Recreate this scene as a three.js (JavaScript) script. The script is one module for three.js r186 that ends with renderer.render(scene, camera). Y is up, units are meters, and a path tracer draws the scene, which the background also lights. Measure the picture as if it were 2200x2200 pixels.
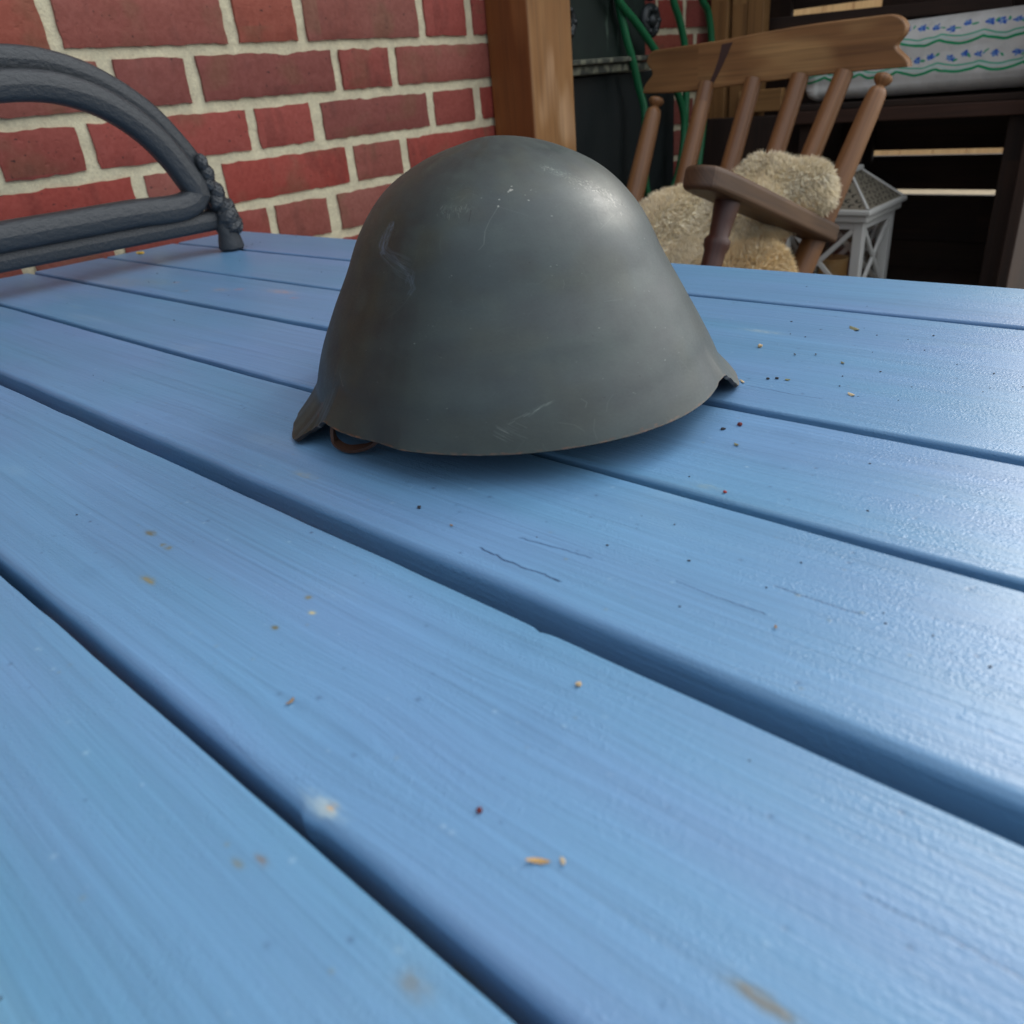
import * as THREE from 'three';
import { mergeGeometries, mergeVertices } from 'three/addons/utils/BufferGeometryUtils.js';
import { RoundedBoxGeometry } from 'three/addons/geometries/RoundedBoxGeometry.js';

// ---------------------------------------------------------------- camera, sky, sun, exposure
const scene = new THREE.Scene();
const camera = new THREE.PerspectiveCamera(2 * Math.atan(1100 / 1720) * 180 / Math.PI, 1, 0.02, 120);
{
  const right = new THREE.Vector3(0.74375442, -0.08568388, -0.66293864);
  const up = new THREE.Vector3(-0.25608498, 0.87956307, -0.4009854);
  const back = new THREE.Vector3(0.61745433, 0.46800329, 0.63223657);
  camera.quaternion.setFromRotationMatrix(new THREE.Matrix4().makeBasis(right, up, back));
  camera.position.set(0, 0.16494, 0);
  camera.focus = 0.5;
  camera.userData.fStop = 13;
}
const renderer = new THREE.WebGLRenderer({ antialias: true });
renderer.setSize(1024, 1024);
renderer.toneMapping = THREE.LinearToneMapping;
renderer.toneMappingExposure = 0.93;
renderer.shadowMap.enabled = true;
const SUN = new THREE.Vector3(0.02, 0.535, -0.845).normalize();
{
  // hazy bright sky: even cloud and glow round the veiled sun; wider off-sun glow added to light the wall
  const w = 512, h = 256, data = new Float32Array(w * h * 4), d = new THREE.Vector3();
  for (let j = 0; j < h; j++) for (let i = 0; i < w; i++) {
    const el = ((j + 0.5) / h - 0.5) * Math.PI, az = ((i + 0.5) / w - 0.5) * 2 * Math.PI;
    d.set(Math.cos(el) * Math.cos(az), Math.sin(el), Math.cos(el) * Math.sin(az));
    const c = Math.max(-1, Math.min(1, d.dot(SUN))), a = Math.acos(c);
    const aw = Math.acos(Math.max(-1, Math.min(1, d.x * 0.545 + d.y * 0.5 - d.z * 0.673))), glow = 1.9 * Math.exp(-aw * aw / 0.8) + 4.2 * Math.exp(-a * a / 0.07);
    const clouds = 1 + 0.10 * Math.sin(5.1 * d.x + 2.3 * d.z) * Math.sin(4.3 * d.z - 1.7 * d.x + 3 * d.y);
    const base = (0.56 + 0.50 * Math.max(0, d.y)) * clouds * (d.y < 0 ? Math.max(0.25, 1 + d.y * 3) : 1);
    const o = (j * w + i) * 4;
    data[o] = base * 0.88 + glow * 0.99; data[o + 1] = base * 0.99 + glow * 0.97; data[o + 2] = base * 1.14 + glow * 0.92; data[o + 3] = 1;
  }
  const t = new THREE.DataTexture(data, w, h, THREE.RGBAFormat, THREE.FloatType);
  t.mapping = THREE.EquirectangularReflectionMapping; t.magFilter = THREE.LinearFilter; t.wrapS = THREE.RepeatWrapping; t.needsUpdate = true;
  scene.background = t; scene.environment = t;
}
{
  const sun = new THREE.DirectionalLight(new THREE.Color(1, 0.95, 0.86), 0.9);
  sun.position.copy(SUN).multiplyScalar(6); sun.castShadow = true; sun.shadow.radius = 30;
  sun.shadow.mapSize.set(2048, 2048);
  Object.assign(sun.shadow.camera, { left: -4, right: 4, top: 4, bottom: -4, near: 0.1, far: 20 });
  scene.add(sun, sun.target);
}

// ---------------------------------------------------------------- helpers
let seedv = 7;
const rnd = () => { seedv = (seedv + 0x6d2b79f5) | 0; let t = Math.imul(seedv ^ (seedv >>> 15), 1 | seedv); t = (t + Math.imul(t ^ (t >>> 7), 61 | t)) ^ t; return ((t ^ (t >>> 14)) >>> 0) / 4294967296; };
const rr = (a, b) => a + (b - a) * rnd();
const clamp = (x, a, b) => Math.min(b, Math.max(a, x));
const sm = (a, b, x) => { const t = clamp((x - a) / (b - a), 0, 1); return t * t * (3 - 2 * t); };
const LAT = new Float32Array(65536); { let s = 12345; for (let i = 0; i < 65536; i++) { s = (Math.imul(s, 1664525) + 1013904223) >>> 0; LAT[i] = s / 4294967296; } }
function vn(x, y) {                                        // value noise, -1..1
  const xi = Math.floor(x), yi = Math.floor(y), fx = x - xi, fy = y - yi, u = fx * fx * (3 - 2 * fx), v = fy * fy * (3 - 2 * fy);
  const a = ((yi & 255) << 8), b = (((yi + 1) & 255) << 8), c = xi & 255, d = (xi + 1) & 255;
  const p = LAT[a | c], q = LAT[a | d], r = LAT[b | c], s = LAT[b | d];
  return ((p + (q - p) * u) * (1 - v) + (r + (s - r) * u) * v) * 2 - 1;
}
const fbm = (x, y, n) => { let s = 0, a = 0.5, f = 1; for (let i = 0; i < n; i++) { s += a * vn(x * f + i * 17.3, y * f + i * 9.7); a *= 0.5; f *= 2.03; } return s; };
const used = new Map();
const numbered = (n) => { const k = used.get(n) ?? 0; used.set(n, k + 1); return k ? n + '_' + String(k).padStart(3, '0') : n; };
function tag(o, label, category, group, kind) {
  o.userData = {}; if (label) o.userData.label = label; if (category) o.userData.category = category;
  if (group) o.userData.group = group; if (kind) o.userData.kind = kind; return o;
}
function thing(name, [x, y, z], label, category, group) {
  const g = new THREE.Group(); g.name = numbered(name); g.position.set(x, y, z); scene.add(g); return tag(g, label, category, group);
}
function mesh(name, geo, mat, parent) {                    // geometry given in the world frame, placed under its thing
  const m = new THREE.Mesh(geo, mat); m.name = parent === scene ? numbered(name) : name; m.castShadow = m.receiveShadow = true;
  const p = new THREE.Vector3();
  for (let q = parent; q && q !== scene; q = q.parent) p.add(q.position);
  geo.translate(-p.x, -p.y, -p.z); parent.add(m); return m;
}
const V = (x, y, z) => new THREE.Vector3(x, y, z);
const lin = (r, g, b) => new THREE.Color().setRGB(r, g, b);
function canvasTex(w, h, draw, srgb = true, repeat = true) {
  const c = document.createElement('canvas'); c.width = w; c.height = h; draw(c.getContext('2d'), w, h);
  const t = new THREE.CanvasTexture(c); if (srgb) t.colorSpace = THREE.SRGBColorSpace;
  t.wrapS = t.wrapT = repeat ? THREE.RepeatWrapping : THREE.ClampToEdgeWrapping; t.anisotropy = 8; return t;
}
function pixTex(w, h, f, srgb = true) {                    // f(x, y) -> [r, g, b] in 0..1 (display values when srgb)
  const d = new Uint8Array(w * h * 4);
  for (let j = 0; j < h; j++) for (let i = 0; i < w; i++) { const c = f(i, j), o = (j * w + i) * 4; d[o] = clamp(c[0], 0, 1) * 255; d[o + 1] = clamp(c[1], 0, 1) * 255; d[o + 2] = clamp(c[2], 0, 1) * 255; d[o + 3] = 255; }
  const t = new THREE.DataTexture(d, w, h); t.magFilter = THREE.LinearFilter; t.minFilter = THREE.LinearMipmapLinearFilter; t.generateMipmaps = true;
  t.wrapS = t.wrapT = THREE.RepeatWrapping; if (srgb) t.colorSpace = THREE.SRGBColorSpace; t.needsUpdate = true; return t;
}
function boxUV(geo, s = 1, ox = 0, oy = 0) {               // uv in metres, by the main axis of each normal
  const p = geo.attributes.position, n = geo.attributes.normal, uv = new Float32Array(p.count * 2);
  for (let i = 0; i < p.count; i++) {
    const ax = Math.abs(n.getX(i)), ay = Math.abs(n.getY(i)), az = Math.abs(n.getZ(i));
    let u, v; if (ax >= ay && ax >= az) { u = p.getZ(i); v = p.getY(i); } else if (ay >= az) { u = p.getX(i); v = p.getZ(i); } else { u = p.getX(i); v = p.getY(i); }
    uv[2 * i] = u * s + ox; uv[2 * i + 1] = v * s + oy;
  }
  geo.setAttribute('uv', new THREE.BufferAttribute(uv, 2)); return geo;
}
// box with rounded edges, long-grain uv: u across, v along its longest side
function beam(cx, cy, cz, sx, sy, sz, r = 0.003) {
  const g = new RoundedBoxGeometry(sx, sy, sz, 2, Math.min(r, sx / 2.2, sy / 2.2, sz / 2.2)), long = sx >= sy && sx >= sz ? 0 : sy >= sz ? 1 : 2;
  const p = g.attributes.position, n = g.attributes.normal, uv = new Float32Array(p.count * 2), o = rnd() * 7, q = rnd() * 5;
  for (let i = 0; i < p.count; i++) {
    const P = [p.getX(i), p.getY(i), p.getZ(i)], N = [Math.abs(n.getX(i)), Math.abs(n.getY(i)), Math.abs(n.getZ(i))];
    const m = N[0] >= N[1] && N[0] >= N[2] ? 0 : N[1] >= N[2] ? 1 : 2;
    const rest = [0, 1, 2].filter((k) => k !== long && k !== m); const a = m === long ? (long + 1) % 3 : rest[0];
    uv[2 * i] = P[a] + o + m * 0.31; uv[2 * i + 1] = (m === long ? P[(long + 2) % 3] : P[long]) + q;
  }
  g.setAttribute('uv', new THREE.BufferAttribute(uv, 2)); g.translate(cx, cy, cz); return g;
}
function tubeAlong(pts, radius, seg = 60, rad = 10, closed = false) {
  return new THREE.TubeGeometry(new THREE.CatmullRomCurve3(pts, closed, 'centripetal'), seg, radius, rad, closed);
}
// turned rod from a to b, profile = [[t, radius], ...]
function turned(a, b, profile, seg = 20) {
  const L = a.distanceTo(b), g = new THREE.LatheGeometry(profile.map(([t, r]) => new THREE.Vector2(r, t * L)), seg);
  const uv = g.attributes.uv, p = g.attributes.position, o = rnd() * 3;
  for (let i = 0; i < uv.count; i++) uv.setXY(i, uv.getX(i) * 0.12 + o, p.getY(i) + o);
  g.applyQuaternion(new THREE.Quaternion().setFromUnitVectors(V(0, 1, 0), b.clone().sub(a).normalize())); g.translate(a.x, a.y, a.z); return g;
}

// ---------------------------------------------------------------- wood materials
function woodTex(c0, c1, c2, fx = 90, streak = 0.5, blotch = 0.4, seed = 0) {   // 0.5 m x 1 m, grain along v
  return pixTex(512, 512, (i, j) => {
    const x = i / 512 * 0.5, y = j / 512, s = seed * 31;
    const wob = fbm(x * 9 + s, y * 2.2 + s, 3) * 0.02;
    let g = 0.5 + 0.5 * vn((x + wob) * fx + s, y * 3.1 + s) * 0.8 + 0.35 * vn((x + wob) * fx * 3.3 + s, y * 6 + s);
    const b = fbm(x * 7 + s + 40, y * 3.3 + s, 4);
    const k = clamp(g * streak + 0.5 * (1 - streak) + b * blotch, 0, 1), f = 1 - 0.12 * Math.max(0, vn(x * 420, y * 12 + s));
    const e = sm(0.15, 0.55, fbm(x * 13 + 90 + s, y * 5 + s, 3));
    return [0, 1, 2].map((q) => (c0[q] + (c1[q] - c0[q]) * k + (c2[q] - c0[q]) * e * 0.5) * f);
  });
}
function woodMat(tex, rough = 0.65, bump = 0.0006) {
  const t = tex.clone(); t.repeat.set(2, 1); t.needsUpdate = true;
  return new THREE.MeshStandardMaterial({ map: t, roughness: rough, bumpMap: t, bumpScale: bump });
}
const chairWood = woodMat(woodTex([0.42, 0.28, 0.16], [0.62, 0.45, 0.28], [0.66, 0.54, 0.36], 60, 0.5, 0.7, 1), 0.5);
const spindleWood = woodMat(woodTex([0.42, 0.275, 0.165], [0.58, 0.41, 0.26], [0.56, 0.43, 0.31], 80, 0.5, 0.5, 2), 0.42);
const armWood = woodMat(woodTex([0.22, 0.145, 0.09], [0.36, 0.25, 0.16], [0.42, 0.31, 0.21], 70, 0.5, 0.6, 3), 0.5);
const darkTurned = woodMat(woodTex([0.2, 0.09, 0.06], [0.3, 0.15, 0.1], [0.26, 0.14, 0.1], 80, 0.5, 0.4, 4), 0.45);
const postOrange = woodMat(woodTex([0.50, 0.33, 0.17], [0.66, 0.49, 0.31], [0.74, 0.60, 0.48], 40, 0.4, 0.7, 5), 0.6); postOrange.vertexColors = true; // vertex colours: pale on the +x face, darker orange elsewhere
const shelterWood = woodMat(woodTex([0.47, 0.32, 0.17], [0.62, 0.46, 0.27], [0.58, 0.44, 0.28], 60, 0.5, 0.5, 6), 0.7);
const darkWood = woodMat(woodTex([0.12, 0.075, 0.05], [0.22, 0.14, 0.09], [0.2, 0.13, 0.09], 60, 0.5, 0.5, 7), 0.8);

// ---------------------------------------------------------------- ground, brick wall
const GY = -0.74;
{
  const t = pixTex(256, 256, (i, j) => { const v = 0.30 + 0.08 * fbm(i / 9, j / 9, 4) + 0.05 * vn(i / 1.3, j / 1.3); return [v, v * 0.97, v * 0.92]; }); t.repeat.set(60, 60);
  const g = new THREE.PlaneGeometry(120, 120); g.rotateX(-Math.PI / 2); g.translate(0, GY, 0);
  tag(mesh('ground', g, new THREE.MeshStandardMaterial({ map: t, roughness: 0.95 }), scene), null, null, null, 'structure');
}
const XW = -1.279;
{
  const wall = thing('brick_wall', [XW - 0.12, GY, -0.4], 'red brick house wall with cream mortar joints behind the table', 'wall');
  const mt = pixTex(512, 512, (i, j) => { const n = fbm(i / 30, j / 30, 4) * 0.05 + vn(i / 2.2, j / 2.2) * 0.03 + vn(i / 5, j / 5) * 0.025; return [0.80 + n, 0.765 + n, 0.65 + n * 0.8]; });
  const mb = pixTex(512, 512, (i, j) => { const n = 0.5 + 0.35 * fbm(i / 14, j / 14, 4) + 0.12 * vn(i / 2, j / 2); return [n, n, n]; }, false);
  mt.repeat.set(3, 3); mb.repeat.set(3, 3);
  const mortar = new THREE.MeshStandardMaterial({ map: mt, bumpMap: mb, bumpScale: 0.002, roughness: 0.95 });
  // mortar bed: a finely divided face with an uneven, hand-pointed surface
  {
    const g = new THREE.PlaneGeometry(4.8, 2.9, 800, 480); g.rotateY(Math.PI / 2); g.translate(XW, GY + 1.45, -0.3);
    const p = g.attributes.position;
    for (let i = 0; i < p.count; i++) p.setX(i, XW - 0.0035 + 0.0022 * fbm(p.getZ(i) * 45, p.getY(i) * 45, 2));
    g.computeVertexNormals(); boxUV(g);
    mesh('mortar', g, mortar, wall);
    mesh('wall_core', boxUV(new THREE.BoxGeometry(0.22, 2.9, 4.8).translate(XW - 0.12, GY + 1.45, -0.3)), mortar, wall);
  }
  const brickMats = [];
  const tones = [[0.53, 0.25, 0.215], [0.565, 0.24, 0.20], [0.53, 0.285, 0.245], [0.49, 0.26, 0.23], [0.56, 0.285, 0.225], [0.57, 0.235, 0.195], [0.52, 0.29, 0.25], [0.57, 0.265, 0.23]];
  const bb = pixTex(512, 512, (i, j) => { const n = 0.6 + 0.25 * fbm(i / 24, j / 24, 4) + 0.1 * vn(i / 2.1, j / 2.1) - 0.4 * sm(0.75, 0.88, vn(i / 7 + 50, j / 7)); return [n, n, n]; }, false); bb.repeat.set(3, 3);
  tones.forEach((c, k) => {
    const t = pixTex(512, 256, (i, j) => {
      const x = i / 512, y = j / 256, a = fbm(x * 6 + k * 13, y * 3 + k * 7, 4), s = fbm(x * 14 + k * 5, y * 3.5 + k * 3, 3), g = vn(i / 1.8 + k * 31, j / 1.8) * 0.016 + vn(i / 6 + k * 9, j / 6) * 0.02;
      const brown = sm(0.08, 0.5, a) * 0.45, dark = sm(0.15, 0.55, s) * 0.3, pale = sm(0.55, 0.9, fbm(i / 16 + k * 3, j / 16, 2)) * 0.07, hole = sm(0.88, 0.95, vn(i / 6.5 + 70 + k, j / 6.5)) * 0.5;
      const haze = 0.5 * sm(0.0, 0.5, fbm(x * 4 + k * 3 + 50, y * 2 + 9 * k, 3));
      const m = [0.45, 0.315, 0.225];
      return [0, 1, 2].map((q) => (c[q] + (m[q] - c[q]) * brown) * (1 - 0.3 * dark) * (1 - hole) + g + pale + haze * [0.03, 0.05, 0.05][q]);
    });
    t.repeat.set(2.5, 5);
    brickMats.push(new THREE.MeshStandardMaterial({ map: t, bumpMap: bb, bumpScale: 0.0009, roughness: 0.82 }));
  });
  // one brick: a block with uneven arrises
  function brickGeo(y0, y1, z0, z1, k) {
    const L = z1 - z0, H = y1 - y0, nz = Math.max(3, Math.round(L / 0.011)), ny = Math.round(H / 0.011), g = new THREE.BoxGeometry(0.04, H, L, 1, ny, nz), p = g.attributes.position;
    for (let i = 0; i < p.count; i++) {
      let x = p.getX(i), y = p.getY(i), z = p.getZ(i);
      const bite = (u) => 0.0045 * Math.pow(Math.max(0, vn(u * 38 + k * 5.3, k * 0.71)), 3), wy = fbm(z * 110 + k * 7.7, (y > 0 ? 3 : 9) + k, 3) * 0.0026 - (y > 0 ? bite(z) : 0), wz = fbm(y * 90 + k * 3.1, (z > 0 ? 5 : 12) + k, 3) * 0.0026;
      y += wy * y / (H / 2); z += wz * Math.abs(z) / (L / 2);
      if (x > 0) { const e = Math.min(H / 2 - Math.abs(p.getY(i)), L / 2 - Math.abs(p.getZ(i))); x -= 0.0022 * (1 - sm(0, 0.008, e)); x += 0.0012 * fbm(z * 25 + k, y * 25 + k, 2); }
      p.setXYZ(i, x, y, z);
    }
    g.computeVertexNormals();
    g.translate(XW - 0.0178 + 0.0012 * Math.sin(k * 12.9), (y0 + y1) / 2, (z0 + z1) / 2);
    boxUV(g); const uv = g.attributes.uv; for (let i = 0; i < uv.count; i++) uv.setXY(i, uv.getX(i) + k * 0.137, uv.getY(i) + k * 0.071); return g;
  }
  const COURSE = 0.0758, far = [];
  let k = 0;
  for (let row = -18; row <= 13; row++) {
    const y0 = 0.2613 - row * COURSE + rr(-0.0015, 0.0015), y1 = y0 + 0.0602 + rr(-0.0015, 0.0015);
    if (y1 > GY + 2.85 || y0 < GY + 0.01) continue;
    const shift = (row & 1) ? -1.049 : -0.861;
    for (let n = -7; n <= 9; n++) for (const kind of [0, 1]) {
      const c = shift + n * 0.4 + kind * 0.2 + rr(-0.002, 0.002), hl = (kind ? 0.249 : 0.1095) / 2 + rr(-0.002, 0.002);
      const z0 = c - hl, z1 = c + hl; k++;
      if (z1 > 2.0 || z0 < -2.69) continue;
      let mi = Math.floor(rnd() * tones.length);
      const near = y0 > -0.13 && y0 < 0.40 && z0 > -2.3 && z1 < -0.1;
      const g = near ? brickGeo(y0, y1, z0, z1, k) : boxUV(new THREE.BoxGeometry(0.03, y1 - y0, z1 - z0).translate(XW - 0.0125, (y0 + y1) / 2, c));
      if (near) mesh('brick', g, brickMats[mi], wall);
      else far.push(g);
    }
  }
  const rest = mesh('bricks_beyond', mergeGeometries(far), brickMats[0], wall); rest.userData.kind = 'stuff';
}

// ---------------------------------------------------------------- the blue table
const PL = [                                              // [far z, near z, x0, x1] of every board
  [-0.6945, -0.5945, -1.231, 0.27], [-0.5873, -0.4845, -1.231, -0.497], [-0.4793, -0.3855, -1.231, -0.497], [-0.5873, -0.3855, -0.495, 0.27],
  [-0.3775, -0.2815, -1.231, 0.27], [-0.2755, -0.1785, -1.231, 0.27], [-0.1652, -0.0665, -1.231, 0.27], [-0.0612, 0.041, -1.231, 0.27], [0.05, 0.15, -1.231, 0.27],
];
const FINE = (() => {                                      // brush lines, pores and nibs in the dried paint: 0.24 m x 0.12 m
  const n = 1024, H = new Float32Array(n * n), pv = (x, y, X, Y) => {
    const xi = Math.floor(x), yi = Math.floor(y), fx = x - xi, fy = y - yi, u = fx * fx * (3 - 2 * fx), v = fy * fy * (3 - 2 * fy), w = (a, b) => LAT[(((b % Y) * 131 + (a % X) * 17 + X * 7) * 2654435761 >>> 8) & 65535];
    const p = w(xi, yi), q = w(xi + 1, yi), r = w(xi, yi + 1), s = w(xi + 1, yi + 1); return ((p + (q - p) * u) * (1 - v) + (r + (s - r) * u) * v) * 2 - 1;
  };
  for (let j = 0; j < n; j++) for (let i = 0; i < n; i++) {
    const u = i / n, v = j / n, patch = 0.45 + 0.75 * sm(-0.2, 0.5, 0.6 * pv(u * 9, v * 7, 9, 7) + 0.4 * pv(u * 21, v * 14, 21, 14)), wv = v + 0.006 * pv(u * 5, v * 3, 5, 3);
    const g1 = pv(u * 11, ((wv + 1) % 1) * 130, 11, 130), g2 = pv(u * 30, ((wv + 1) % 1) * 260, 30, 260);
    const g3 = pv(u * 16, ((wv + 1) % 1) * 190, 16, 190), f1 = pv(u * 150, v * 85, 150, 85), f2 = pv(u * 310, v * 170, 310, 170), f3 = pv(u * 500, v * 290, 500, 290);
    H[j * n + i] = 0.012e-3 * g1 + 0.014e-3 * g2 - 0.042e-3 * sm(0.35, 0.8, g3) * (0.4 + 0.6 * patch) + patch * (0.014e-3 * f1 + 0.028e-3 * f2 + 0.030e-3 * f3) + 0.05e-3 * sm(0.68, 0.95, f2) * patch * patch;
  }
  const d = new Uint8Array(n * n * 4), du = 0.24 / n, dv = 0.12 / n;
  for (let j = 0; j < n; j++) for (let i = 0; i < n; i++) {
    const hx = (H[j * n + (i + 1) % n] - H[j * n + (i + n - 1) % n]) / (2 * du), hy = (H[((j + 1) % n) * n + i] - H[((j + n - 1) % n) * n + i]) / (2 * dv), k = 1 / Math.hypot(hx, hy, 1), o = (j * n + i) * 4;
    d[o] = (0.5 - 0.5 * hx * k) * 255; d[o + 1] = (0.5 - 0.5 * hy * k) * 255; d[o + 2] = (0.5 + 0.5 * k) * 255; d[o + 3] = 255;
  }
  const t = new THREE.DataTexture(d, n, n); t.magFilter = THREE.LinearFilter; t.minFilter = THREE.LinearMipmapLinearFilter; t.generateMipmaps = true; t.wrapS = t.wrapT = THREE.RepeatWrapping; t.needsUpdate = true; return t;
})();
const TH = 0.027;
const table = thing('garden_table', [-0.48, GY, -0.27], 'sky blue painted garden table of wide wooden planks under the helmet', 'table');
const STAINS = [ // x, z, rx, rz, colour, strength
  [-0.335, -0.194, 0.007, 0.0025, [0.50, 0.54, 0.55], 0.6], [-0.158, -0.2885, 0.006, 0.0025, [0.52, 0.57, 0.56], 0.4], [-0.2457, -0.5178, 0.013, 0.003, [0.66, 0.70, 0.70], 0.4],
  [-0.0365, -0.0945, 0.006, 0.0016, [0.42, 0.40, 0.36], 0.8], [-0.1479, -0.0499, 0.0022, 0.001, [0.45, 0.38, 0.35], 0.7], [-0.152, -0.046, 0.002, 0.001, [0.45, 0.42, 0.35], 0.6],
  [-0.0941, -0.0531, 0.004, 0.0024, [0.42, 0.45, 0.47], 0.7], [-0.3238, -0.1149, 0.002, 0.0012, [0.45, 0.40, 0.28], 0.9], [-0.329, -0.1149, 0.0014, 0.001, [0.45, 0.40, 0.28], 0.8],
  [-0.345, -0.117, 0.003, 0.0016, [0.40, 0.36, 0.26], 0.8], [-0.3056, -0.0965, 0.004, 0.0016, [0.52, 0.46, 0.32], 0.8], [-0.2282, -0.1227, 0.0014, 0.001, [0.72, 0.66, 0.5], 0.9],
  [-0.238, -0.128, 0.0014, 0.001, [0.45, 0.42, 0.32], 0.8], [-0.232, -0.109, 0.0014, 0.001, [0.40, 0.36, 0.24], 0.8], [-0.1495, -0.0697, 0.006, 0.0022, [0.62, 0.68, 0.70], 0.8], [-0.147, -0.071, 0.0016, 0.001, [0.75, 0.6, 0.45], 0.9],
  [-1.00, -0.40, 0.05, 0.02, [0.47, 0.52, 0.56], 0.5], [-0.95, -0.42, 0.03, 0.012, [0.45, 0.52, 0.55], 0.4], [-0.74, -0.452, 0.02, 0.006, [0.72, 0.55, 0.52], 0.45], [-0.80, -0.44, 0.006, 0.004, [0.72, 0.45, 0.5], 0.5],
  [-0.82, -0.43, 0.012, 0.006, [0.68, 0.56, 0.54], 0.35], [-0.70, -0.44, 0.006, 0.003, [0.7, 0.45, 0.5], 0.4], [-0.86, -0.41, 0.004, 0.003, [0.6, 0.42, 0.4], 0.5], [-0.92, -0.43, 0.005, 0.004, [0.7, 0.48, 0.52], 0.5], [-0.82, -0.62, 0.006, 0.004, [0.62, 0.45, 0.55], 0.4],
];
const CRACKS = [ // polylines on the boards, dark split lines
  [[-0.2083, -0.1918], [-0.203, -0.1909], [-0.198, -0.1911], [-0.193, -0.1899], [-0.1886, -0.1903], [-0.182, -0.1898], [-0.175, -0.1912], [-0.169, -0.1904], [-0.1656, -0.1908]],
  [[-0.200, -0.2072], [-0.1891, -0.208], [-0.178, -0.2098], [-0.1654, -0.2108]],
  [[-0.205, -0.4145], [-0.19, -0.414], [-0.178, -0.413], [-0.16, -0.414]], [[-0.10, -0.232], [-0.085, -0.2315], [-0.07, -0.2318]], [[-0.13, -0.215], [-0.11, -0.214], [-0.095, -0.2145]], [[-0.03, -0.13], [-0.01, -0.131], [0.01, -0.130]],
];
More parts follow.
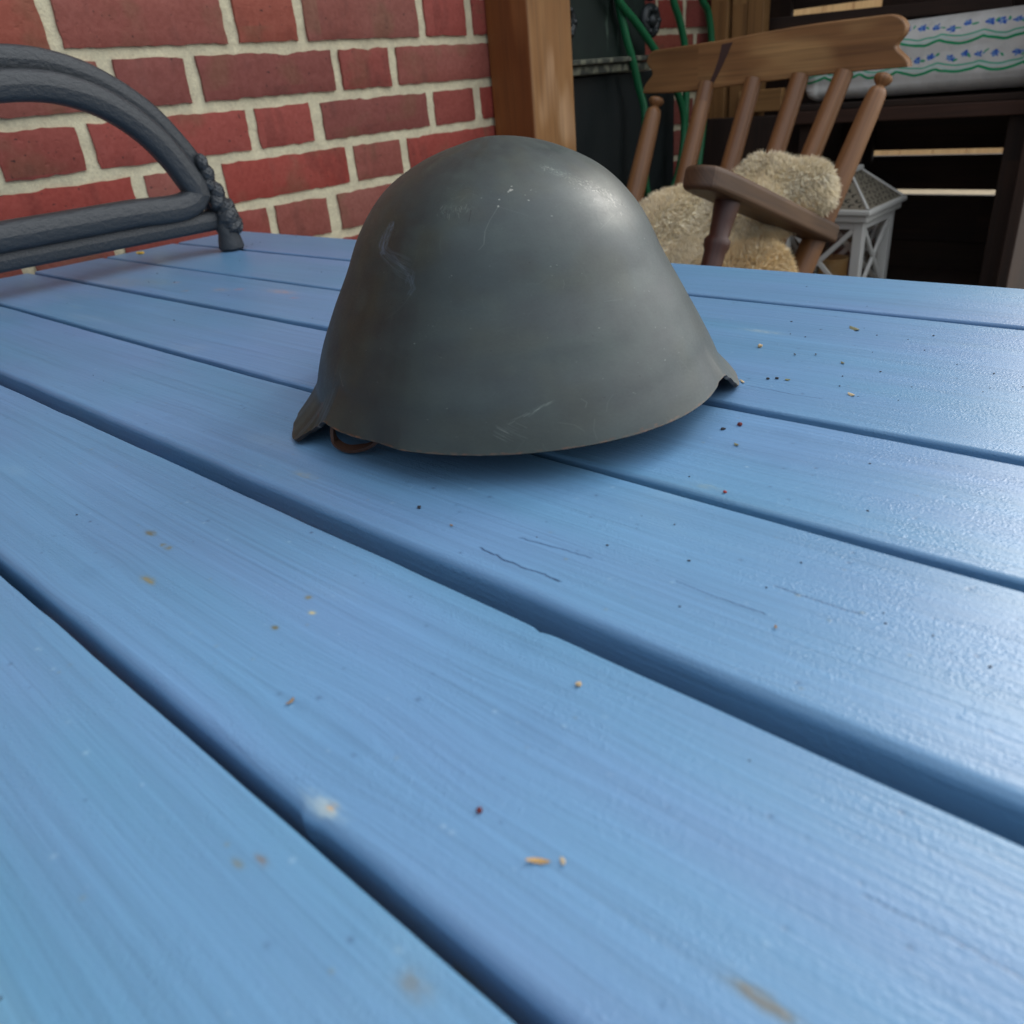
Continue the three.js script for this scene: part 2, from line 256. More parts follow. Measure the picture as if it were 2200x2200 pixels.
PL.forEach(([zf, zn, x0, x1], pi) => {
  const W = zn - zf, Lx = x1 - x0, tw = Lx > 1 ? 2048 : 1024, vspan = W + 2 * TH, th = pi === 3 ? 512 : 320;
  // knots: x, z, size
  const kn = []; for (let i = 0; i < Math.round(Lx * 3); i++) kn.push([rr(x0, x1), zf + W * rr(0.15, 0.85), rr(0.004, 0.009), rr(0.6, 1.6)]);
  if (pi === 6) kn.push([-0.1254, -0.1256, 0.009, 1.2], [-0.165, -0.088, 0.008, 1.6], [-0.151, -0.154, 0.006, 1]);
  if (pi === 4) kn.push([-0.145, -0.325, 0.006, 1], [-0.09, -0.312, 0.006, 1]);
  const sd = pi * 41.7, bump = new Uint8Array(tw * th * 4), col = new Uint8Array(tw * th * 4);
  const cw = tw, ch = th;
  for (let j = 0; j < th; j++) {
    const z0 = zf - TH + (j + 0.5) / th * vspan;
    for (let i = 0; i < tw; i++) {
      const x = x0 + (i + 0.5) / tw * Lx; let z = z0, kb = 0, kc = 0;
      for (let q = 0; q < kn.length; q++) {
        const dx = x - kn[q][0]; if (dx > 0.1 || dx < -0.1) continue;
        const dz = z0 - kn[q][1], s = kn[q][2], e = Math.exp(-(dx * dx) / (s * s * 14)) * Math.exp(-(dz * dz) / (s * s * 5));
        z += dz * -0.4 * e * kn[q][3];
        const r = Math.sqrt(dx * dx / 1.9 + dz * dz) / s; if (r < 1.6) { kb += 0.5 * Math.exp(-Math.pow((r - 1) / 0.13, 2)); kc += Math.exp(-r * r * 2) * 0.5; }
      }
      z += 0.0022 * vn(x * 4 + sd, z0 * 9 + sd) + 0.0006 * vn(x * 20 + sd, z0 * 40);
      const grain = vn(x * 5 + sd, z * 620 + sd), fine = vn(x * 16 + sd * 2, z * 1500 + sd), brush = vn(x * 9 + sd * 3, z0 * 260 + sd);
      const peel = vn(x * 620, z0 * 620 + sd), patch = sm(-0.1, 0.45, fbm(x * 11 + sd, z0 * 19 + sd * 2, 3)), low = fbm(x * 6 + sd * 5, z0 * 20 + sd, 3);
      const ridge = Math.max(0, grain - 0.25) * 1.0, side = z0 < zf - 0.002 || z0 > zn + 0.002;
      let h = 0.5 + 0.03 * grain + 0.03 * fine + 0.03 * brush + 0.04 * patch * peel - 0.03 * ridge - 0.045 * sm(0.2, 0.75, vn(x * 10 + sd * 2, (z0 * 0.6 + z * 0.4) * 950 + sd)) + 0.06 * low + kb * 0.10 + (side ? 0.05 * peel : 0);
      const o = (j * tw + i) * 4; bump[o] = clamp(h, 0, 1) * 255; bump[o + 1] = bump[o + 2] = bump[o]; bump[o + 3] = 255;
      // paint colour: sky blue, thin on the ridges, with faint greyer and greener sweeps of the brush
      const tone = 1 + 0.035 * low + 0.018 * grain + 0.02 * fine + 0.018 * brush, gr = 0.028 * vn(x * 3.3 + sd, z0 * 15 + sd * 4) + 0.02 * vn(x * 14, z0 * 50 + sd);
      const wear = sm(0.35, 0.75, fbm(x * 9 + 60 + sd, z0 * 30 + sd, 3)) * 0.14;
      const gz = z0 * 0.6 + z * 0.4, lw = vn(x * 10 + sd * 2, gz * 950 + sd), ln = 1 - 0.032 * sm(0.2, 0.75, lw) - 0.025 * sm(0.4, 0.9, vn(x * 34 + sd, gz * 1500 + sd * 3));
      const te = pi >= 7 ? 0.009 : 0; let r = (0.374 - te - gr * 0.5) * tone * ln, g = (0.527 + te * 0.3 + gr * 0.12) * tone * ln, b = (0.672 - te - gr * 0.2) * tone * ln;
      r += wear * 0.35; g += wear * 0.22; b += wear * 0.05;
      if (kc > 0) { r *= 1 - 0.06 * kc; g *= 1 - 0.05 * kc; b *= 1 - 0.04 * kc; }
      for (let q = 0; q < STAINS.length; q++) {
        const S = STAINS[q], dx = (x - S[0]) / S[2], dz = (z0 - S[1]) / S[3], d2 = dx * dx + dz * dz;
        if (d2 < 6) { const n = clamp(Math.exp(-d2) * (1 + 0.9 * vn(x * 420 + q, z0 * 800)), 0, 1) * S[5]; r += (S[4][0] - r) * n; g += (S[4][1] - g) * n; b += (S[4][2] - b) * n; }
      }
      col[o] = clamp(r, 0, 1) * 255; col[o + 1] = clamp(g, 0, 1) * 255; col[o + 2] = clamp(b, 0, 1) * 255; col[o + 3] = 255;
    }
  }
  const put = (x, z, rad, c, a) => {                       // a small mark in both maps
    const ci = (x - x0) / Lx * tw, cj = (z - zf + TH) / vspan * th, ri = Math.max(0.6, rad / Lx * tw), rj = Math.max(0.6, rad / vspan * th);
    for (let j = Math.floor(cj - rj * 2); j <= cj + rj * 2; j++) for (let i = Math.floor(ci - ri * 2); i <= ci + ri * 2; i++) {
      if (i < 0 || j < 0 || i >= tw || j >= th) continue;
      const e = Math.exp(-(((i - ci) / ri) ** 2 + ((j - cj) / rj) ** 2)) * a, o = (j * tw + i) * 4;
      for (let q = 0; q < 3; q++) { col[o + q] += (c[q] * 255 - col[o + q]) * e * (rad < 0.001 && a < 0.74 ? 0.6 : 1); bump[o + q] = Math.max(0, bump[o + q] - e * 60 * (c[0] < 0.4 ? 1 : -0.5)); }
    }
  };
  for (const C of CRACKS) for (let s = 0; s + 1 < C.length; s++) for (let t = 0; t < 1; t += 0.06) {
    const x = C[s][0] + (C[s + 1][0] - C[s][0]) * t, z = C[s][1] + (C[s + 1][1] - C[s][1]) * t;
    if (z > zf && z < zn && x > x0 && x < x1) put(x, z + 0.0003 * vn(x * 900, 3), 0.00028, [0.16, 0.25, 0.36], 0.75);
  }
  for (let q = 0; q < 200 * Lx * W / 0.1; q++) {           // paint nibs, flecks and dents
    const x = rr(x0, x1), z = rr(zf + 0.004, zn - 0.004), t = rnd();
    put(x, z, rr(0.0003, 0.0009), t < 0.45 ? [0.17, 0.24, 0.34] : t < 0.8 ? [0.66, 0.74, 0.8] : [0.5, 0.46, 0.38], rr(0.25, 0.75));
  }
  const mk = (d, srgb) => { const t = new THREE.DataTexture(d, tw, th); t.magFilter = THREE.LinearFilter; t.minFilter = THREE.LinearMipmapLinearFilter; t.generateMipmaps = true; if (srgb) t.colorSpace = THREE.SRGBColorSpace; t.needsUpdate = true; return t; };
  const nm = FINE.clone(); nm.repeat.set(Lx / 0.24, (W + 2 * TH) / 0.12); nm.offset.set(pi * 0.37, pi * 0.23); nm.needsUpdate = true;
  const mat = new THREE.MeshPhysicalMaterial({ normalMap: nm, normalScale: new THREE.Vector2(1, 1), map: mk(col, true), bumpMap: mk(bump, false), bumpScale: 0.00085, roughness: 0.37, specularIntensity: 1 });
  // profile round the board from the bottom of the near side over the top to the bottom of the far side
  const prof = [], RN = pi === 5 || pi === 6 ? 0.0042 : 0.0020, RF = 0.0020;
  prof.push([zn - 0.002, -TH, 1], [zn, -TH + 0.002, 1]);
  for (let a = 0; a <= 6; a++) { const t = a / 6 * Math.PI / 2; prof.push([zn - RN + RN * Math.cos(t), -RN + RN * Math.sin(t), 0]); }
  prof.push([zn - RN - 0.0006, 0, 0]); for (let a = 1; a < 8; a++) prof.push([zn - RN + (zf - zn + RN + RF) * a / 8, 0, 0]); prof.push([zf + RF + 0.0006, 0, 0]);
  for (let a = 0; a <= 6; a++) { const t = Math.PI / 2 + a / 6 * Math.PI / 2; prof.push([zf + RF + RF * Math.cos(t), -RF + RF * Math.sin(t), 0]); }
  prof.push([zf, -TH + 0.002, 1], [zf + 0.002, -TH, 1]);
  const n = Math.round(Lx * 320), P = [], UVs = [], I = [], m = prof.length;
  let s0 = 0; const arc = prof.map((p, i) => (i ? (s0 += Math.hypot(p[0] - prof[i - 1][0], p[1] - prof[i - 1][1])) : 0));
  for (let i = 0; i <= n; i++) {
    const x = x0 + Lx * i / n;
    for (let q = 0; q < m; q++) {
      let [z, y] = prof[q]; const nearSide = q < m / 2, edge = Math.min(Math.abs(z - zn), Math.abs(z - zf));
      const wob = (0.0005 * fbm(x * 26 + sd + (nearSide ? 50 : 0), 1 + pi, 3) + 0.0014 * Math.pow(Math.max(0, vn(x * 18 + sd + (nearSide ? 9 : 0), 4.5)), 6)) * (1 - sm(0, 0.012, edge));
      if (pi === 6) { const q1 = Math.exp(-(((x + 0.1515) / 0.0028) ** 2)), q2 = Math.exp(-(((x + 0.152) / 0.0026) ** 2)); if (nearSide) { z += 0.0013 * q1 * (1 - sm(0, 0.006, edge)); } else z += 0.0012 * q2 * (1 - sm(0, 0.006, edge)); }
      z += wob; y += 0.0003 * vn(x * 8 + sd, z * 30) * 0.8;
      // the ends of the boards are eased
      const ex = Math.min(x - x0, x1 - x), drop = ex < 0.004 ? 0.004 - Math.sqrt(Math.max(0, 0.004 ** 2 - (0.004 - ex) ** 2)) : 0;
      P.push(x, y - drop * (y > -TH / 2 ? 1 : 0), z); UVs.push((x - x0) / Lx, 1 - (arc[q] / arc[m - 1]) * 0.999);
    }
  }
  for (let i = 0; i < n; i++) for (let q = 0; q < m; q++) { const a = i * m + q, b = i * m + (q + 1) % m, c = a + m, d = b + m; I.push(a, c, b, b, c, d); }
  for (const e of [0, n]) { const c = P.length / 3; P.push(x0 + Lx * e / n, -TH / 2, (zn + zf) / 2); UVs.push(e / n, 0.5); for (let q = 0; q < m; q++) { const a = e * m + q, b = e * m + (q + 1) % m; e ? I.push(a, c, b) : I.push(a, b, c); } }
  const g = new THREE.BufferGeometry(); g.setAttribute('position', new THREE.Float32BufferAttribute(P, 3)); g.setAttribute('uv', new THREE.Float32BufferAttribute(UVs, 2)); g.setIndex(I); g.computeVertexNormals();
  mesh('plank', g, mat, table);
});
{
  const blue = new THREE.MeshStandardMaterial({ color: lin(0.115, 0.25, 0.48), roughness: 0.5 });
  for (const x of [-1.12, -0.46, 0.17]) mesh('batten', beam(x, -TH - 0.0155, -0.272, 0.07, 0.03, 0.76), blue, table);
  for (const z of [-0.6, 0.055]) mesh('apron', beam(-0.48, -TH - 0.085, z, 1.3, 0.09, 0.022), blue, table);
  for (const x of [-1.1, 0.15]) for (const z of [-0.6, 0.055]) mesh('leg', beam(x, (GY - TH - 0.04) / 2 - 0.001, z + (z < 0 ? 0.046 : -0.046), 0.065, -GY - TH - 0.04, 0.065), blue, table);
}

// ---------------------------------------------------------------- the steel helmet
const HC = V(-0.3366, 0, -0.3553), HAZ = -0.8545;
{
  const KN = [0, 0.12, 0.25, 0.4, 0.6, 0.8, 1.0, 1.2, 1.4, Math.PI / 2];
  const GL = [1.0527, 1.0272, 0.9998, 0.968, 0.949, 0.974, 0.9912, 0.9889, 0.9889, 1], GR = [1.1025, 1.0618, 1.0154, 0.9785, 0.9618, 0.9916, 1.0067, 1.0023, 0.9998, 1];
  const HT = 0.141, A = 0.116, B = 0.148, SE = 2.1;
  const slopes = (v) => v.map((_, i) => i === 0 ? (v[1] - v[0]) / (KN[1] - KN[0]) : i === 9 ? 0 : (v[i + 1] - v[i - 1]) / (KN[i + 1] - KN[i - 1]));
  const SL = slopes(GL), SR = slopes(GR);
  const spl = (v, s, t) => { let i = 0; while (i < 8 && t > KN[i + 1]) i++; const h = KN[i + 1] - KN[i], u = (t - KN[i]) / h; return (2 * u ** 3 - 3 * u * u + 1) * v[i] + (u ** 3 - 2 * u * u + u) * h * s[i] + (-2 * u ** 3 + 3 * u * u) * v[i + 1] + (u ** 3 - u * u) * h * s[i + 1]; };
  const gg = (th, c) => { const w = 0.5 + 0.5 * c * (1.5 - 0.5 * c * c); return spl(GL, SL, th) * (1 - w) + spl(GR, SR, th) * w; };
  const RR = (c, s) => Math.pow(Math.pow(Math.abs(c / A), SE) + Math.pow(Math.abs(s / B), SE), -1 / SE);
  // rim: angle from the side axis, plan radius, height (flared ear flaps at both ends, a raised pinch, then the straight skirt)
  const RIML = [[0, 0.1305, 0.0008], [8, 0.1338, 0.0008], [15.5, 0.1380, 0.001], [24.3, 0.1432, 0.0014], [26.9, 0.1436, 0.003], [28.6, 0.1402, 0.0062], [30, 0.1366, 0.0085], [33, 0.1352, 0.0125], [36, 0.1356, 0.0166], [38, 0.1368, 0.0180], [40, 0.1378, 0.0176], [44.5, 0.1392, 0.0167], [52, 0.1410, 0.0163], [62, null, 0.016], [90, null, 0.016]];
  const RIMR = [[0, 0.1350, 0.0008], [10, 0.1366, 0.0008], [20, 0.1388, 0.001], [26.3, 0.1405, 0.0014], [29, 0.1406, 0.003], [31, 0.1394, 0.0065], [35, 0.1384, 0.0125], [38.5, 0.1385, 0.0168], [40.5, 0.1392, 0.0180], [42.5, 0.1392, 0.0175], [45.8, null, 0.0169], [53, null, 0.0163], [63, null, 0.016], [90, null, 0.016]];
  const baseAt = (ph, y) => { const c = Math.cos(ph), s = Math.sin(ph); let th = 0.05; for (let k = 0; k < 12; k++) th = Math.asin(clamp(y / (HT * gg(th, c)), 0, 1)); return [RR(c, s) * gg(th, c) * Math.cos(th), th]; };
  const rim = (ph) => {
    const c = Math.cos(ph), s = Math.sin(ph), T = c > 0 ? RIMR : RIML, d = Math.atan2(Math.abs(Math.sin(ph)), Math.abs(c)) * 180 / Math.PI;
    let i = 0; while (i < T.length - 2 && d > T[i + 1][0]) i++;
    const val = (row) => (row[1] === null ? baseAt(ph, row[2])[0] * (1 + (c > 0 ? 0.016 * (1 - sm(50, 88, d)) : 0.02 * (1 - sm(52, 80, d)))) : row[1]);
    const u = clamp((d - T[i][0]) / (T[i + 1][0] - T[i][0]), 0, 1), e = u * u * (3 - 2 * u) * 0.5 + u * 0.5;
    let r = val(T[i]) + (val(T[i + 1]) - val(T[i])) * e, y = T[i][2] + (T[i + 1][2] - T[i][2]) * e;
    if (s < 0 && d > 30) { const y2 = y * (1 - 0.8 * sm(30, 60, d)); r += baseAt(ph, y2)[0] - baseAt(ph, y)[0]; y = y2; }   // unseen far skirt lowered to keep light from under the shell
    if (c < 0 && Math.sin(ph) < 0) { const b = baseAt(ph, y)[0]; r = r + (b * 1.0 - r) * sm(-4, 9, d); }   // the left flap is bent in towards the back
    return [r, y];
  };
  const NP = 640, NT = 96, P = [], UVs = [], I = [], THK = 0.0021;
  for (let i = 0; i <= NP; i++) {
    const ph = -Math.PI / 2 + i / NP * Math.PI * 2, c = Math.cos(ph), s = Math.sin(ph), [rR, yR] = rim(ph), [rB, tB] = baseAt(ph, yR);
    for (let j = 0; j <= NT; j++) {
      const t = j / NT, tt = 0.72 * t + 0.28 * t * t, th = tB + (Math.PI / 2 - tB) * tt, g = gg(th, c), y = HT * g * Math.sin(th), hh = (y - yR) / 0.016;
      let r = RR(c, s) * g * Math.cos(th) + (hh < 1 ? (rR - rB) * Math.pow(1 - hh, 1.45) : 0);
      // slow dents of a pressed and used shell
      const dent = (0.0007 * fbm(ph * 1.6 + 3, th * 2.2, 2) * Math.cos(th) * sm(0, 0.25, t));
      r += dent;
      P.push(r * c, y, r * s); UVs.push(i / NP, th / (Math.PI / 2));
    }
  }
  const at = (i, j) => i * (NT + 1) + j, outerCount = P.length / 3;
  for (let i = 0; i < NP; i++) for (let j = 0; j < NT; j++) { const a = at(i, j), b = at(i + 1, j), c = at(i, j + 1), d = at(i + 1, j + 1); I.push(a, c, b, b, c, d); }
  const og = new THREE.BufferGeometry(); og.setAttribute('position', new THREE.Float32BufferAttribute(P, 3)); og.setAttribute('uv', new THREE.Float32BufferAttribute(UVs, 2)); og.setIndex(I); og.computeVertexNormals();
  {  // join the normals along the seam
    const N = og.attributes.normal; for (let j = 0; j <= NT; j++) { const a = at(0, j), b = at(NP, j), v = V(N.getX(a) + N.getX(b), N.getY(a) + N.getY(b), N.getZ(a) + N.getZ(b)).normalize(); N.setXYZ(a, v.x, v.y, v.z); N.setXYZ(b, v.x, v.y, v.z); }
    const v = V(0, 1, 0); for (let i = 0; i <= NP; i++) N.setXYZ(at(i, NT), v.x, v.y, v.z);
  }
  const N = og.attributes.normal, IP = [], IU = [], II = [];
  for (let q = 0; q < outerCount; q++) { IP.push(P[3 * q] - N.getX(q) * THK, Math.max(P[3 * q + 1] - N.getY(q) * THK, 0.0004), P[3 * q + 2] - N.getZ(q) * THK); IU.push(UVs[2 * q], UVs[2 * q + 1]); }
  for (let i = 0; i < NP; i++) for (let j = 0; j < NT; j++) { const a = at(i, j), b = at(i + 1, j), c = at(i, j + 1), d = at(i + 1, j + 1); II.push(a, b, c, b, d, c); }
  const ig = new THREE.BufferGeometry(); ig.setAttribute('position', new THREE.Float32BufferAttribute(IP, 3)); ig.setAttribute('uv', new THREE.Float32BufferAttribute(IU, 2)); ig.setIndex(II); ig.computeVertexNormals();
  // rim edge, slightly rounded
  const EP = [], EU = [], EI = [], M = 4;
  for (let i = 0; i <= NP; i++) { const q = at(i, 0); for (let k = 0; k <= M; k++) { const u = k / M, bl = Math.sin(u * Math.PI) * 0.0005; EP.push(P[3 * q] + (IP[3 * q] - P[3 * q]) * u, P[3 * q + 1] + (IP[3 * q + 1] - P[3 * q + 1]) * u - bl * 0.6, P[3 * q + 2] + (IP[3 * q + 2] - P[3 * q + 2]) * u); EU.push(i / NP, u); } }
  for (let i = 0; i < NP; i++) for (let k = 0; k < M; k++) { const a = i * (M + 1) + k, b = a + M + 1; EI.push(a, b, a + 1, b, b + 1, a + 1); }
  const eg = new THREE.BufferGeometry(); eg.setAttribute('position', new THREE.Float32BufferAttribute(EP, 3)); eg.setAttribute('uv', new THREE.Float32BufferAttribute(EU, 2)); eg.setIndex(EI); eg.computeVertexNormals();

  // paint: grey enamel, brownish wear, a brown wall reflection painted on the left, scratches and chips where the shell shows them
  const TW = 2048, TT = 1024;
  const X = (deg) => (deg + 90) / 360 * TW, Y = (th) => TT - th / (Math.PI / 2) * TT;
  const scratches = (ctx, dark, light, soft, brown) => {
    const line = (pts, w, c, a = 1) => { ctx.globalAlpha = a; ctx.strokeStyle = c; ctx.lineWidth = w; ctx.beginPath(); pts.forEach(([d, t], i) => (i ? ctx.lineTo(X(d), Y(t)) : ctx.moveTo(X(d), Y(t)))); ctx.stroke(); ctx.globalAlpha = 1; };
    const dot = (d, t, r, c, a = 1) => { ctx.globalAlpha = a; ctx.fillStyle = c; ctx.beginPath(); for (let k = 0; k < 9; k++) { const an = k / 9 * 6.283, q = r * rr(0.6, 1.3); ctx.lineTo(X(d) + Math.cos(an) * q, Y(t) + Math.sin(an) * q); } ctx.fill(); ctx.globalAlpha = 1; };
    // scuffed patch at the left shoulder with a scribble trailing down from it
    const patch = [[138.5, 0.90], [136, 0.905], [134.6, 0.875], [134.6, 0.82], [133.8, 0.77], [137, 0.765], [140.3, 0.80], [140.6, 0.835]];
    if (soft) { ctx.save(); ctx.beginPath(); patch.forEach(([d, t], i) => (i ? ctx.lineTo(X(d), Y(t)) : ctx.moveTo(X(d), Y(t)))); ctx.clip(); for (let k = 0; k < 420; k++) { const d = rr(132, 142), t = rr(0.74, 0.92); line([[d, t], [d + rr(-1.6, 1.6), t + rr(-0.03, 0.03)]], rr(0.7, 2), soft, rr(0.22, 0.5)); } ctx.restore(); }
    for (let k = 0; k < 12; k++) { const o = rr(-1.6, 1.6), e = rr(-0.012, 0.012); line([[137 + o, 0.80 + e], [132 + o, 0.775 + e], [127 + o, 0.758 + e * 2], [123 + o, 0.742 + e * 2]], 0.8, soft ?? light, 0.38); line([[137.5 + o, 0.775 + e], [131 + o, 0.745 + e], [126 + o, 0.72 + e * 2], [121 + o, 0.70 + e * 2], [121.5 + o, 0.675 + e]], 0.8, soft ?? light, 0.32); }
    for (let k = 0; k < 6; k++) { const o = rr(-1.2, 1.2); line([[130 + o, 0.775], [125 + o, 0.735], [121 + o, 0.70], [119.2 + o, 0.66], [120.5 + o, 0.635]], 0.8, soft ?? light, 0.4); }
    line([[120, 0.64], [122, 0.60], [125, 0.56], [128, 0.53]], 0.8, light, 0.3);
    // abraded band over the right shoulder
    for (let k = 0; k < 420; k++) { const u = rnd(), d = 72 - 24 * u + rr(-3.2, 3.2) * (0.5 + u), t = 1.135 - 0.28 * u + rr(-0.022, 0.022) * (0.6 + u * 1.2); line([[d, t], [d + rr(-1.3, 0.6), t + rr(-0.016, 0.014)]], rr(0.5, 1.7), rnd() < 0.85 ? light : dark, rr(0.12, 0.6)); }
    dot(69, 1.12, 3.5, light, 0.6); dot(68, 1.10, 2.6, light, 0.5); dot(57, 1.0, 4, light, 0.4); dot(50, 0.91, 4, light, 0.35); dot(47, 0.86, 2.4, dark, 0.5); dot(46, 0.85, 1.8, dark, 0.5); dot(64, 1.22, 2, dark, 0.7);
    // white chips near the crown
    dot(89.4, 1.024, 4.4, light, 0.9); dot(88.8, 1.042, 2.6, light, 0.8); dot(90.4, 1.016, 2.8, light, 0.8); dot(94, 0.985, 2.2, light, 0.8); dot(94.5, 0.955, 2.4, light, 0.85); dot(84.5, 0.965, 2.4, light, 0.75); dot(82.4, 1.01, 1.6, light, 0.7); dot(85, 0.99, 1.4, light, 0.7); dot(100, 1.0, 2, light, 0.5); dot(79, 0.885, 1.8, light, 0.7);
    line([[94.5, 0.955], [97.5, 0.9], [99, 0.86], [99.5, 0.81], [101, 0.79]], 0.9, light, 0.5); line([[94, 0.95], [89, 0.92], [86, 0.9]], 0.7, light, 0.3);
    for (let k = 0; k < 46; k++) { const d = rr(103, 117), t = rr(0.94, 1.1); line([[d, t], [d + rr(-2, 2), t + rr(-0.02, 0.02)]], 0.8, light, rr(0.12, 0.35)); }
    for (let k = 0; k < 46; k++) { const d = rr(104, 116), t = 0.955 + rr(-0.02, 0.02); line([[d, t], [d + rr(-1, 1), t + rr(-0.03, 0.02)]], 1.1, rnd() < 0.5 ? dark : light, rr(0.15, 0.5)); }
    line([[103.5, 0.95], [104, 0.90]], 1.6, dark, 0.6);
    // scratches low on the near side
    for (let k = 0; k < 26; k++) { const d = 96.5 + rr(-2.2, 2.2), t = 0.172 + rr(-0.022, 0.022); line([[d - 1, t - 0.008], [d + 1, t + 0.012]], 0.9, light, rr(0.08, 0.34)); }
    for (let k = 0; k < 30; k++) { const u = rnd(), d = 97 - 8 * u + rr(-0.5, 0.5), t = 0.2 + 0.05 * u + rr(-0.006, 0.006); line([[d, t], [d - 1.2, t + 0.009]], 0.9, light, rr(0.2, 0.5)); }
    line([[83, 0.25], [82, 0.235], [82.5, 0.22]], 1, light, 0.35); line([[88, 0.19], [85, 0.175], [83.5, 0.15]], 0.8, light, 0.3);
    line([[65, 0.80], [58, 0.83], [55, 0.835]], 0.8, light, 0.25); line([[60, 0.92], [62, 0.905]], 0.9, light, 0.4); line([[72, 0.55], [66, 0.54]], 0.8, light, 0.25);
    line([[160.8, 0.874], [157, 0.79], [151, 0.70], [147, 0.60], [145.5, 0.52], [147, 0.46], [149.5, 0.43], [150, 0.38]], 0.9, brown ?? light, 0.5); line([[147, 0.52], [146.5, 0.42], [146, 0.3]], 0.8, brown ?? light, 0.35); line([[151, 0.35], [150.8, 0.3], [149.5, 0.26]], 1.3, brown ?? light, 0.6); line([[144, 0.29], [142, 0.27], [140, 0.25]], 1.3, light, 0.35);
    for (let k = 0; k < 60; k++) { const d = rr(141, 155), t = rr(0.2, 0.42); line([[d, t], [d + rr(-0.6, 0.6), t + rr(-0.03, 0.03)]], 0.8, light, rr(0.08, 0.3)); }
    for (let k = 0; k < 900; k++) { const t = Math.pow(rnd(), 0.8) * 1.5; dot(rr(-60, 240), t, rr(0.5, 1.5), rnd() < 0.6 ? light : dark, rr(0.15, 0.7)); }
    for (let k = 0; k < 240; k++) { const d = rr(-60, 240), t = rr(0.1, 1.3), a = rr(0, 6.3), l = rr(0.5, 3.5); line([[d, t], [d + Math.cos(a) * l * 0.7, t + Math.sin(a) * l * 0.013], [d + Math.cos(a + 0.25) * l * 1.5, t + Math.sin(a + 0.25) * l * 0.026]], rr(0.4, 0.9), light, rr(0.06, 0.26)); }
  };
  const colour = canvasTex(TW, TT, (ctx) => {
    const im = ctx.createImageData(TW, TT), D = im.data;
    for (let j = 0; j < TT; j++) for (let i = 0; i < TW; i++) {
      const x = i / 60, y = j / 60, n = fbm(x, y * 1.3, 4), f = vn(i / 2.3, j / 2.3) * 0.010, m = fbm(x * 0.6 + 30, y * 0.5 + 5, 3), streak = fbm(i / 26 + 9, j / 190, 3);
      const brown = sm(0.0, 0.5, m) * 0.55 + sm(0.93, 1.0, j / TT) * 0.6;
      let r = 0.104 + n * 0.05 + f + streak * 0.03, g = 0.170 + n * 0.046 + f + streak * 0.028, b = 0.172 + n * 0.034 + f + streak * 0.022;
      const deg = i / TW * 360 - 90, side = sm(118, 150, deg) * (1 - sm(178, 200, deg)) + 0.5 * sm(40, 20, deg) * 0, br = Math.min(1, brown + 0.75 * side * (0.6 + 0.8 * fbm(x * 1.4 + 8, y * 0.8, 3)));  // left side browner: staining plus the brick wall's reflection painted in
      r += br * 0.03; g -= br * 0.006; b -= br * 0.045;
      const o = (j * TW + i) * 4; D[o] = r * 255; D[o + 1] = g * 255; D[o + 2] = b * 255; D[o + 3] = 255;
    }
    ctx.putImageData(im, 0, 0);
    // brown-black streaks running down the right side and over the left
    for (let k = 0; k < 60; k++) { const d = rr(26, 42), t = rr(0.3, 0.75); ctx.globalAlpha = rr(0.05, 0.16); ctx.strokeStyle = rnd() < 0.6 ? '#23292a' : '#8d8672'; ctx.lineWidth = rr(1, 5); ctx.beginPath(); ctx.moveTo(X(d), Y(t)); ctx.lineTo(X(d + rr(-1, 1.5)), Y(t - rr(0.05, 0.25))); ctx.stroke(); }
    for (let k = 0; k < 50; k++) { const d = rr(140, 165), t = rr(0.2, 0.9); ctx.globalAlpha = rr(0.04, 0.12); ctx.strokeStyle = '#5a3a22'; ctx.lineWidth = rr(1, 5); ctx.beginPath(); ctx.moveTo(X(d), Y(t)); ctx.lineTo(X(d + rr(-1.5, 1.5)), Y(t - rr(0.05, 0.3))); ctx.stroke(); }
    ctx.globalAlpha = 1; seedv = 99;
    scratches(ctx, '#121415', '#8c8b82', '#566274', '#5e432c');
    // rust along the rim and at the pinches
    for (let k = 0; k < 900; k++) { const d = rr(-90, 270), rR = rim(d * Math.PI / 180), tb = baseAt(d * Math.PI / 180, rR[1])[1]; ctx.globalAlpha = rr(0.15, 0.6); ctx.fillStyle = rnd() < 0.6 ? '#4a2c1c' : '#6b4630'; ctx.beginPath(); ctx.ellipse(X(d), Y(tb) - rr(-2, 4), rr(1, 5), rr(0.6, 2.2), 0, 0, 6.3); ctx.fill(); }
    for (let k = 0; k < 90; k++) { const c = rnd() < 0.6, d = (c ? 152.5 : 70.5) + rr(-2.5, 2.5), t = (c ? 0.115 : 0.105) + rr(-0.02, 0.02); ctx.globalAlpha = rr(0.2, 0.6); ctx.fillStyle = rnd() < 0.5 ? '#6e3a20' : '#4a2216'; ctx.beginPath(); ctx.ellipse(X(d), Y(t), rr(0.6, 3), rr(0.6, 2), 0, 0, 6.3); ctx.fill(); }
    ctx.globalAlpha = 1;
  }, true, false);
  const rough = canvasTex(TW, TT, (ctx) => {
    const im = ctx.createImageData(TW, TT), D = im.data;
    for (let j = 0; j < TT; j++) for (let i = 0; i < TW; i++) { const v = 0.47 + 0.09 * fbm(i / 70, j / 55, 4) + 0.03 * vn(i / 3, j / 3), o = (j * TW + i) * 4; D[o] = D[o + 1] = D[o + 2] = v * 255; D[o + 3] = 255; }
    ctx.putImageData(im, 0, 0); seedv = 99; scratches(ctx, '#c0c0c0', '#4a4a4a', '#909090', '#909090');
  }, false, false);
  const steel = new THREE.MeshPhysicalMaterial({ map: colour, roughnessMap: rough, roughness: 1, metalness: 0, ior: 1.6, specularIntensity: 1, bumpMap: rough, bumpScale: -0.0002 });
  const inner = new THREE.MeshStandardMaterial({ color: lin(0.035, 0.036, 0.034), roughness: 0.7 });
